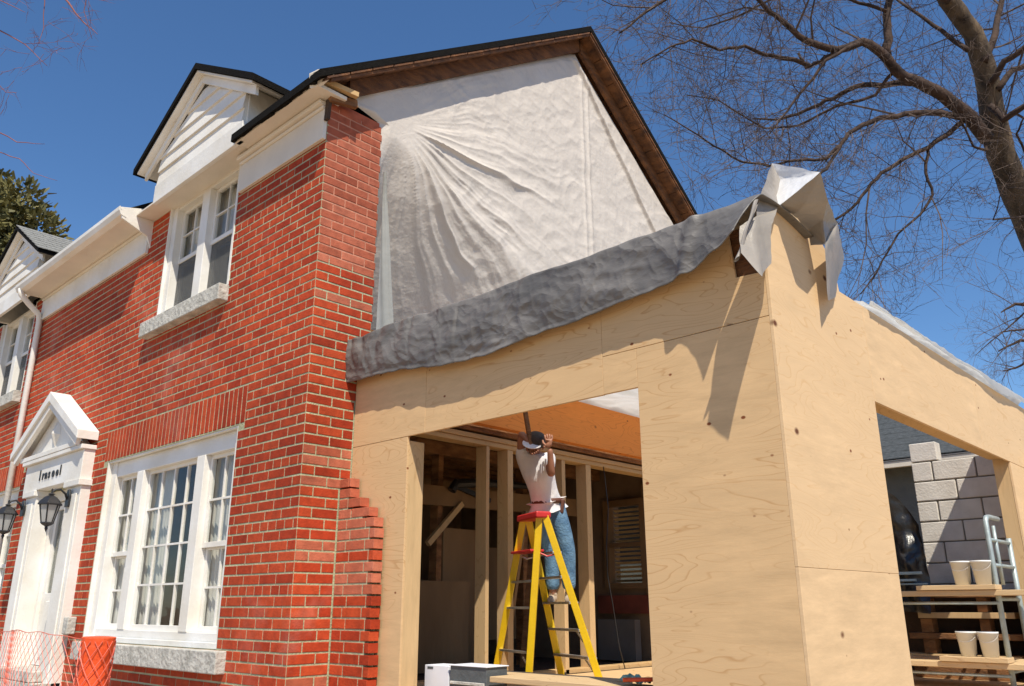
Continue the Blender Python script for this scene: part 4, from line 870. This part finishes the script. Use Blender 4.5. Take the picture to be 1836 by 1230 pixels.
# hands: palm plus five bent fingers
def hand(w, d, side, curl, name='hand'):
    d = d.normalized(); side = (side-d*side.dot(d)).normalized(); nn = d.cross(side)
    V = [w, w+d*.035, w+d*.075]; Ed = [(0,1),(1,2)]; Rr = [.022,(.036,.018),(.038,.015)]
    for i, (off, ln) in enumerate(((-.030,.062),(-.010,.072),(.011,.068),(.030,.054))):
        b0 = len(V); p = w+d*.075+side*off; p1 = p+d*ln*.45; p2 = p1+(d*math.cos(curl)+nn*math.sin(curl))*ln*.35; p3 = p2+(d*math.cos(curl*1.8)+nn*math.sin(curl*1.8))*ln*.28
        V += [p, p1, p2, p3]; Ed += [(2,b0),(b0,b0+1),(b0+1,b0+2),(b0+2,b0+3)]; Rr += [.0095,.009,.0085,.0075]
    b0 = len(V); p = w+d*.025-side*.03; V += [p, p+d*.025-side*.022+nn*.012, p+d*.055-side*.022+nn*.03]; Ed += [(1,b0),(b0,b0+1),(b0+1,b0+2)]; Rr += [.012,.011,.009]
    return skin(name, V, Ed, Rr, 'skin', man, 1, 1)
hand(J['wrR'], Vector((-.0, -.15, 1)), Vector((.6,.6,0)), .9); hand(J['wrL'], J['hdL']-J['wrL']+Vector((0,0,-.01)), Vector((.5,.6,.3)), 1.0)
bd = tag(MB().bar((-4.93,5.36,3.42), (-4.885,5.43,2.90), .045, .035).build('board', M['oldwood'], None, bevel=.003), 'short dark board held upright by the man on the ladder', 'board')

# ---------------------------------------------------------------- things at the foot of the front opening
pl = thing('trestle_bench', 'low plank bench across the bottom of the front opening', 'bench')
B('plank', M['plank'], pl, (-4.12, -2.78, 4.14, 4.36, 1.12, 1.155), bevel=.004); B('plank', M['plank'], pl, (-4.55, -3.3, 4.37, 4.6, 1.12, 1.154), bevel=.004)
for x in (-4.3, -3.2): B('leg', M['lumber'], pl, (x, x+.04, 4.3, 4.44, FL, 1.118))
ct = thing('carton', 'white open carton at the left foot of the front opening', 'box')
B('body', M['paper'], ct, (-4.78, -4.53, 4.15, 4.33, .98, 1.2), bevel=.003); B('printed_label', M['greycloth'], ct, (-4.75, -4.69, 4.148, 4.149, 1.175, 1.19))
gb = thing('grey_tub', 'dark grey tub of scraps beside the white carton', 'tub')
B('body', M['greycloth'], gb, (-4.50, -4.15, 4.14, 4.16, .98, 1.205), (-4.50, -4.15, 4.32, 4.34, .98, 1.205), (-4.50, -4.48, 4.161, 4.319, .98, 1.205), (-4.17, -4.15, 4.161, 4.319, .98, 1.205), (-4.48, -4.17, 4.161, 4.319, .98, 1.0), bevel=.002)
B('rim', M['paper'], gb, (-4.51, -4.14, 4.13, 4.35, 1.206, 1.213), bevel=.003)
B('scrap_strip', M['stone'], gb, (-4.49, -4.16, 4.125, 4.138, 1.09, 1.11), bevel=.004)
def gc(u, v):
    x = -3.12+.16*u; y = 4.2+.14*v
    return (x, y, 1.165+.035*math.exp(-((u-.35)**2*3+(v-.5)**2*5))+.03*abs(N3(x*15+3, y*17, 1))+.02*N3(x*50, y*50, 1))
cloth('green_cloth', gc, 22, 22, 'green', 'crumpled green cloth on the bench by the right edge of the opening', 'cloth')
def wr(u, v):
    x = -3.0+.30*u; y = 4.22+.18*v; return (x, y, 1.17+(.02+.20*u**2)*math.sin(math.pi*min(1, v+.15))*(1+.25*N3(x*9, y*9, 1))+.02*N3(x*21, y*22, 4))
cloth('plastic_scrap', wr, 26, 22, 'poly', 'crumpled pale plastic heaped at the right foot of the front opening', 'plastic sheet')
tag(MB().tube([(-3.05, 4.16, 1.19, .012), (-2.86, 4.2, 1.2, .012)], 8).build('orange_tube', M['orange'], None, smooth=True), 'short orange tube lying beside the crumpled green cloth', 'tube')

tag(MB().bar((-6.35, 6.9, FL), (-6.55, 7.35, 2.75), .09, .035).build('board', M['oldwood'], None, bevel=.002), 'long brown board leaning in the dark room behind the stud wall', 'board')
tag(MB().bar((-5.75, 5.95, FL), (-5.68, 6.2, 2.5), .08, .03).build('board', M['shade_ply'], None, bevel=.002), 'thin board leaning against the studs to the left of the man', 'board')
tag(MB().tube([(-5.47, 7.25, 3.05, .006), (-5.44, 7.27, 2.6, .006), (-5.46, 7.24, 2.2, .006), (-5.43, 7.2, 1.9, .006), (-5.45, 7.3, 1.6, .006), (-5.42, 7.34, 1.2, .006), (-5.4, 7.4, FL+.01, .006)], 5).build('hanging_cable', M['black'], None, smooth=True), 'black cable hanging from the top plate right of the studs', 'cable')
# ---------------------------------------------------------------- orange snow fence
nf = thing('snow_fence', 'orange plastic mesh fence with a rolled end standing before the brick wall', 'fence')
m = MB(); prof = []
for k in range(30):
    z = k/29*1.475; r_ = .062+.005*math.sin(z*9)+.003*math.sin(z*31)
    prof.append((-3.85-.03*(1-z/1.475)+.01*math.sin(z*5), 1.5, z, r_))
m.tube(prof, 22)
for v in range(len(m.v)):
    x, y, z = m.v[v]; q = .007*N3(x*16, y*16, z*7)+.004*N3(x*50, y*50, z*25); m.v[v] = (x+q, y-q, z)
m.build('fence_roll', M['orange'], nf, smooth=False)
m = MB()
for s in (1, -1):
    for k in range(9):
        a0 = k*2*math.pi/9; pts = []
        for i in range(56):
            z = i/55*1.46; a = a0+s*z*9.0; pts.append((-3.85-.03*(1-z/1.475)+.01*math.sin(z*5)+.068*math.cos(a), 1.5+.068*math.sin(a), z, .002))
        m.tube(pts, 4)
m.build('roll_mesh', M['orange_net'], nf)
m = MB(); H_, x0, x1, sp = 1.465, -6.6, -3.93, .060
def npnt(x, z): return (x, 1.53+.05*math.sin(x*3.1)+.03*N3(x*2, z*2, 1), z+.02*math.sin(x*2.3)+.012*N3(x*5, z*4, 2))
for s in (1, -1):
    k = -int(H_/sp)-6
    while k*sp < (x1-x0)+H_*1.1+.2:
        pts = []
        for i in range(0, 60):
            t = i/59*H_*1.0; x = (x0+k*sp+t*1.0) if s > 0 else (x0+k*sp-t*1.0)
            if x0 <= x <= x1: pts.append((*npnt(x, t), .0012))
        if len(pts) > 2: m.tube(pts, 3, cap=False)
        k += 1
for z in (.02, H_): m.tube([(*npnt(x0+(x1-x0)*i/60, z), .002) for i in range(61)], 4)
m.build('mesh_panel', M['orange_net'], nf)

# ================================================================ TREES
BARE_TREE = (
    ((-3.68, 22.99, 2.48, 0.46), (-3.01, 21.59, 6.9, 0.43), (-2.99, 20.7, 8.79, 0.4), (-3.11, 19.97, 10.01, 0.37), (-3.21, 19.28, 11.17, 0.34), (-3.15, 18.87, 12.02, 0.31), (-3.05, 18.53, 12.81, 0.28), (-3.07, 18.09, 13.6, 0.25), (-3.3, 17.49, 14.26, 0.22), (-3.42, 16.86, 15.27, 0.19), (-3.3, 16.34, 16.5, 0.16)),
    ((-3.3, 18.63, 11.27, 0.19), (-3.57, 17.93, 11.84, 0.176), (-3.75, 17.48, 12.04, 0.163), (-4.01, 16.96, 12.19, 0.149), (-4.28, 16.45, 12.34, 0.135), (-4.41, 15.99, 12.64, 0.122), (-4.62, 15.54, 12.78, 0.108), (-5.0, 15.1, 12.53, 0.095), (-5.34, 14.54, 12.6, 0.081), (-5.58, 13.99, 12.89, 0.067), (-5.78, 13.48, 13.18, 0.054), (-5.94, 13.02, 13.46, 0.04)),
    ((-4.06, 17.16, 12.32, 0.09), (-4.56, 16.98, 12.46, 0.081), (-5.08, 16.79, 12.59, 0.071), (-5.6, 16.67, 12.52, 0.062), (-6.05, 16.64, 12.45, 0.053), (-6.54, 16.54, 12.38, 0.044), (-6.99, 16.47, 12.4, 0.034), (-7.5, 16.27, 12.56, 0.025)),
    ((-3.49, 18.13, 11.66, 0.09), (-3.82, 17.5, 11.63, 0.082), (-4.19, 16.86, 11.5, 0.075), (-4.57, 16.25, 11.28, 0.068), (-4.92, 15.7, 10.99, 0.06), (-5.09, 15.33, 10.7, 0.052), (-5.2, 15.06, 10.3, 0.045), (-5.36, 14.77, 9.84, 0.037), (-5.46, 14.47, 9.54, 0.03)),
    ((-3.56, 18.2, 11.68, 0.07), (-3.86, 17.87, 11.31, 0.064), (-4.2, 17.51, 10.95, 0.059), (-4.61, 17.05, 10.65, 0.053), (-4.97, 16.65, 10.3, 0.047), (-5.22, 16.39, 9.89, 0.041), (-5.51, 16.11, 9.44, 0.036), (-5.77, 15.78, 9.15, 0.03)),
    ((-4.23, 17.57, 11.03, 0.045), (-4.34, 17.5, 10.39, 0.041), (-4.29, 17.53, 9.86, 0.036), (-4.52, 17.27, 9.39, 0.032), (-4.9, 16.87, 8.93, 0.028), (-5.1, 16.63, 8.47, 0.024), (-5.36, 16.38, 7.92, 0.019), (-5.55, 16.11, 7.56, 0.015)),
    ((-4.38, 16.26, 12.7, 0.12), (-4.3, 16.28, 13.24, 0.107), (-4.24, 16.28, 13.78, 0.095), (-4.04, 16.36, 14.44, 0.083), (-3.93, 16.3, 15.22, 0.07)),
    ((-3.2, 17.91, 13.13, 0.07), (-3.52, 17.91, 13.67, 0.06), (-3.88, 17.85, 14.28, 0.05), (-4.22, 17.83, 14.82, 0.04), (-4.57, 17.78, 15.42, 0.03)),
    ((-4.99, 15.06, 12.5, 0.06), (-5.33, 14.99, 12.34, 0.05), (-5.61, 14.93, 12.31, 0.04), (-5.7, 14.87, 12.7, 0.03)),
    ((-4.62, 15.34, 12.63, 0.05), (-5.14, 14.77, 12.17, 0.043), (-5.47, 14.44, 11.55, 0.036), (-5.71, 14.14, 11.06, 0.029), (-5.84, 13.89, 10.68, 0.022), (-5.98, 13.63, 10.31, 0.015)),
    ((-5.47, 14.73, 12.19, 0.06), (-5.71, 14.21, 12.21, 0.054), (-5.95, 13.72, 12.16, 0.047), (-6.12, 13.25, 12.2, 0.041), (-6.42, 12.77, 11.99, 0.034), (-6.69, 12.19, 12.07, 0.028), (-6.95, 11.78, 11.79, 0.021), (-7.32, 11.34, 11.36, 0.015)),
    ((-5.2, 15.07, 10.35, 0.045), (-5.41, 14.81, 10.03, 0.04), (-5.77, 14.31, 9.93, 0.036), (-6.14, 13.83, 9.75, 0.031), (-6.46, 13.32, 9.76, 0.026), (-6.72, 12.77, 9.97, 0.021), (-6.91, 12.3, 10.17, 0.017), (-7.16, 11.76, 10.39, 0.012)),
    ((-3.0, 18.4, 12.43, 0.09), (-2.64, 18.25, 12.74, 0.08), (-2.23, 18.22, 12.86, 0.07), (-1.65, 18.3, 13.09, 0.06), (-1.01, 18.39, 13.47, 0.05)),
    ((-2.99, 18.21, 12.9, 0.1), (-2.73, 18.58, 13.7, 0.087), (-2.56, 18.87, 14.52, 0.073), (-2.27, 19.14, 15.61, 0.06)),
    ((-3.1, 18.51, 11.97, 0.1), (-2.89, 18.44, 11.49, 0.087), (-2.47, 18.32, 11.58, 0.073), (-1.86, 18.44, 11.5, 0.06)),
    ((-2.89, 18.55, 12.32, 0.09), (-2.63, 19.02, 12.93, 0.077), (-2.33, 19.64, 13.25, 0.063), (-1.89, 20.42, 13.52, 0.05)),
    ((-3.33, 18.57, 11.33, 0.05), (-3.33, 18.54, 10.97, 0.04), (-3.5, 18.18, 10.99, 0.03), (-3.64, 17.44, 11.95, 0.02)),
    ((-3.12, 20.22, 9.35, 0.05), (-2.76, 19.87, 9.78, 0.043), (-2.68, 19.11, 10.54, 0.035), (-2.71, 18.35, 11.03, 0.028), (-2.47, 18.01, 11.17, 0.02)),
    ((-3.0, 19.11, 9.49, 0.03), (-3.29, 18.62, 9.36, 0.023), (-3.42, 18.25, 9.24, 0.017), (-3.06, 18.03, 9.86, 0.01)),
    ((-3.28, 17.37, 14.18, 0.13), (-3.65, 16.5, 14.44, 0.114), (-4.23, 15.53, 14.46, 0.099), (-5.06, 14.38, 14.36, 0.083), (-5.91, 13.3, 14.04, 0.067), (-6.7, 12.38, 13.51, 0.051), (-7.34, 11.68, 12.78, 0.036), (-7.69, 11.2, 12.18, 0.02)),
    ((-4.21, 16.14, 13.67, 0.05), (-4.67, 15.9, 14.01, 0.044), (-5.2, 15.54, 14.46, 0.038), (-6.01, 15.09, 14.51, 0.033), (-6.92, 14.7, 14.2, 0.027), (-7.61, 14.42, 14.12, 0.021), (-8.24, 14.04, 14.4, 0.015)),
    ((-4.37, 16.42, 12.36, 0.05), (-4.78, 16.43, 12.01, 0.044), (-5.49, 16.06, 11.88, 0.037), (-6.25, 15.72, 11.57, 0.031), (-6.85, 15.37, 11.61, 0.025), (-7.51, 14.69, 12.29, 0.018), (-8.09, 14.28, 12.51, 0.012)),
)
LEFT_TREE = (
    ((-23.48, 2.43, 1.48, 0.4), (-22.34, 1.58, 5.86, 0.36), (-21.45, 0.98, 9.15, 0.32), (-20.43, 0.74, 11.89, 0.28), (-19.65, 0.76, 13.53, 0.24), (-19.12, 0.54, 15.18, 0.2)),
    ((-20.43, 0.74, 11.89, 0.15), (-18.87, 1.26, 13.11, 0.13), (-17.6, 1.86, 13.55, 0.111), (-16.53, 2.46, 13.55, 0.091), (-15.59, 3.12, 13.13, 0.071), (-14.99, 3.5, 12.62, 0.051), (-14.52, 3.83, 11.92, 0.032), (-14.11, 3.98, 11.52, 0.012)),
    ((-20.43, 0.74, 11.89, 0.08), (-18.95, 1.58, 12.52, 0.066), (-17.67, 2.41, 12.71, 0.053), (-16.82, 3.0, 12.52, 0.039), (-16.32, 3.37, 12.13, 0.026), (-15.89, 3.71, 11.6, 0.012)),
    ((-21.45, 0.98, 9.15, 0.08), (-19.75, 1.76, 10.36, 0.066), (-18.4, 2.52, 10.89, 0.052), (-17.38, 3.26, 10.72, 0.038), (-16.84, 3.67, 10.3, 0.024), (-16.25, 4.01, 10.16, 0.01)),
    ((-19.4, 1.73, 10.2, 0.04), (-18.32, 2.63, 10.15, 0.034), (-17.3, 3.43, 10.2, 0.028), (-16.87, 3.78, 9.99, 0.022), (-16.63, 4.01, 9.67, 0.016), (-16.22, 4.33, 9.48, 0.01)),
    ((-15.98, 2.37, 13.15, 0.04), (-15.27, 2.93, 13.07, 0.033), (-15.03, 3.22, 12.6, 0.025), (-15.1, 3.35, 11.84, 0.018), (-15.12, 3.33, 11.48, 0.01)),
    ((-17.14, 1.81, 13.24, 0.04), (-16.21, 2.4, 12.79, 0.03), (-15.48, 2.85, 12.26, 0.02), (-14.99, 2.99, 11.91, 0.01)),
    ((-17.03, 2.32, 12.31, 0.03), (-16.62, 2.83, 11.48, 0.023), (-16.24, 3.2, 10.92, 0.017), (-15.92, 3.31, 10.81, 0.01)),
    ((-14.94, 2.99, 12.65, 0.04), (-14.4, 3.36, 12.81, 0.033), (-14.14, 3.72, 12.38, 0.025), (-14.25, 3.73, 11.96, 0.018), (-14.2, 3.93, 11.44, 0.01)),
)
FAR_TREE = (
    ((-5.74, 44.3, 0.13, 0.5), (-4.71, 41.91, 7.8, 0.433), (-3.76, 39.92, 14.38, 0.367), (-2.97, 38.76, 18.76, 0.3)),
    ((-4.18, 40.68, 11.75, 0.2), (-5.02, 38.99, 12.98, 0.158), (-5.9, 37.69, 13.23, 0.115), (-6.67, 36.63, 13.14, 0.073), (-7.1, 36.05, 12.74, 0.03)),
    ((-4.4, 41.24, 9.99, 0.2), (-5.29, 39.59, 11.02, 0.158), (-6.07, 38.19, 11.71, 0.115), (-6.82, 37.11, 11.75, 0.073), (-7.51, 36.31, 11.25, 0.03)),
    ((-5.0, 38.81, 12.93, 0.1), (-5.87, 37.58, 12.12, 0.077), (-6.42, 36.36, 11.95, 0.053), (-6.96, 35.2, 11.68, 0.03)),
    ((-6.05, 38.08, 11.68, 0.08), (-6.59, 37.23, 10.91, 0.063), (-7.05, 36.32, 10.46, 0.047), (-7.28, 35.53, 10.23, 0.03)),
)

def grow(m, p, d, r_, ln, depth, rg, mt=0, droop=0.):
    n_ = 4 if depth > 0 else 3; pts = [(*p, r_)]; q = Vector(p); dd = Vector(d)
    for i in range(n_):
        dd = (dd+Vector((rg.uniform(-1,1), rg.uniform(-1,1), rg.uniform(-1,1)-droop))*.30).normalized(); q = q+dd*ln/n_; pts.append((*q, r_*(1-.72*(i+1)/n_)))
        if depth > 0 and rg.random() < .85:
            sd_ = (dd+Vector((rg.uniform(-1,1), rg.uniform(-1,1), rg.uniform(-1,1)))*.95).normalized()
            grow(m, q, sd_, max(pts[-1][3]*.62, .0042), ln*rg.uniform(.42, .7), depth-1, rg, mt, droop)
    m.tube(pts, 3 if r_ < .02 else 5, cap=False)
def smooth_line(P, n=4):
    out = []
    for i in range(len(P)-1):
        a, b, c, d = [Vector(P[max(0, min(len(P)-1, i+k))]) for k in (-1, 0, 1, 2)]
        for j in range(n):
            t = j/n; out.append(.5*((2*b)+(c-a)*t+(2*a-5*b+4*c-d)*t*t+(3*b-a-3*c+d)*t**3))
    out.append(Vector(P[-1])); return [tuple(v) for v in out]
def tree(name, label, cat, data, mtrunk, mtwig, ln, depth, dens, group=None, seed=1, rad=.012, droop=0., base=None, thin=.84):
    rg = random.Random(seed); t = thing(name, label, cat, group); data = [tuple((*p[:3], p[3]*thin) for p in b) for b in data]
    m = MB(); tr = data[0]; L = [Vector(p).to_4d() for p in tr]
    L = smooth_line([tuple(p) for p in tr]) if 0 else tr
    b0 = tr[0]; foot = base or (b0[0]+.0, b0[1]+.4, 0, b0[3]*1.25)
    pts = [(foot[0], foot[1], -.1, foot[3]*1.35), (foot[0], foot[1], .35, foot[3])]+list(tr)
    dense = []
    for i in range(len(pts)-1):
        for j in range(5):
            s_ = j/5; a, b = pts[i], pts[i+1]; dense.append(tuple(a[k]+(b[k]-a[k])*s_ for k in range(4)))
    dense.append(pts[-1]); m.tube(dense, 14)
    for v in range(len(m.v)):
        x, y, z = m.v[v]; q = .03*N3(x*4, y*4, z*1.5)+.014*N3(x*13, y*13, z*5); m.v[v] = (x+q, y+q, z)
    m.build('trunk', M[mtrunk], t, smooth=True)
    tw = MB()
    for br in data[1:]:
        if len(br) < 2: continue
        # a slightly crooked limb
        P = []
        for i in range(len(br)-1):
            a, b = br[i], br[i+1]
            for j in range(3):
                s_ = j/3; q = [a[k]+(b[k]-a[k])*s_ for k in range(4)]
                if j: q = [q[k]+rg.uniform(-.03,.03)*min(1, q[3]*14+.25) for k in range(3)]+[q[3]]
                P.append(tuple(q))
        P.append(br[-1])
        m = MB(); m.tube(P, 7 if br[0][3] > .05 else 5); m.build('limb', M['limb' if mtwig == 'twig' else mtwig], t, smooth=True)
        n_ = 0
        for i in range(1, len(P)):
            a, b = Vector(P[i-1][:3]), Vector(P[i][:3]); dd = (b-a); k_ = dd.length*dens*(.35+.65*i/len(P)); c_ = int(k_)+(1 if rg.random() < k_-int(k_) else 0); dd.normalize()
            for _ in range(c_):
                pos = a.lerp(b, rg.random()); sd_ = (dd*.7+Vector((rg.uniform(-1,1), rg.uniform(-1,1), rg.uniform(-1,1)-droop))*1.0).normalized()
                big = rg.random() < .13 and P[i][3] > .02
                grow(tw, pos, sd_, min(rad*(2.3 if big else 1), P[i][3]*.6), ln*rg.uniform(.5, 1.25)*(1.5 if big else 1), depth, rg, 0, droop)
    tw.build('crown', M[mtwig], t)
    return t
tree('bare_tree', 'tall bare tree with a leaning trunk and spreading leafless branches above the addition', 'tree', BARE_TREE, 'bark', 'twig', 1.6, 3, 6.4, 'bare trees', 5, .011, .02)
tree('bare_tree', 'bare tree with reddish budding twigs reaching in over the brick house', 'tree', [LEFT_TREE[0]]+[tuple((*p[:3], p[3]*.45) for p in b) for b in LEFT_TREE[1:]], 'bark', 'redtwig', .9, 2, 1.4, 'bare trees', 8, .006, .1)
tree('bare_tree', 'distant bare tree with fine twigs low beside the leaning tree', 'tree', FAR_TREE, 'bark', 'twig', 1.6, 3, 3.6, 'bare trees', 9, .02, 0)
# evergreen behind the house
ev = thing('evergreen_tree', 'olive green evergreen tree behind the far end of the brick house', 'tree')
m = MB(); m.tube([(-42.9, 8.9, -.1, .6), (-42.9, 8.8, 6, .5), (-42.9, 8.8, 14, .3), (-42.9, 8.8, 21, .08)], 10); m.build('trunk', M['bark'], ev, smooth=True)
m = MB(); rg = random.Random(4); vs = []; fs_ = []
cl = []
for i in range(240):
    h = rg.uniform(.0, 1); z = 4.4+16.2*h; R_ = 6.6*(1-h)**.55+.7; a = rg.uniform(0, 2*math.pi); rr_ = R_*rg.uniform(.35, 1)**.6
    cl.append((-42.9+rr_*math.cos(a), 8.8+rr_*math.sin(a), z, rg.uniform(.7, 1.5)))
for cx_, cy_, cz_, cr in cl:
    for k in range(150):
        d = Vector((rg.gauss(0,1), rg.gauss(0,1), rg.gauss(0,1))).normalized()*cr*rg.uniform(.45, 1)**.5; p = Vector((cx_, cy_, cz_))+Vector((d.x, d.y, d.z*.75))
        ax = (d.normalized()+Vector((rg.uniform(-.7,.7), rg.uniform(-.7,.7), rg.uniform(-.2,1.0)))).normalized(); w_ = ax.orthogonal().normalized(); w_ = Matrix.Rotation(rg.uniform(0, 6.28), 3, ax) @ w_; l_ = rg.uniform(.2, .42)
        n0 = len(vs); vs += [p-w_*.10, p+w_*.10, p+ax*l_+w_*.03, p+ax*l_-w_*.03]; fs_.append((n0, n0+1, n0+2, n0+3))
m.add(vs, fs_); m.build('crown', M['leaf'], ev)
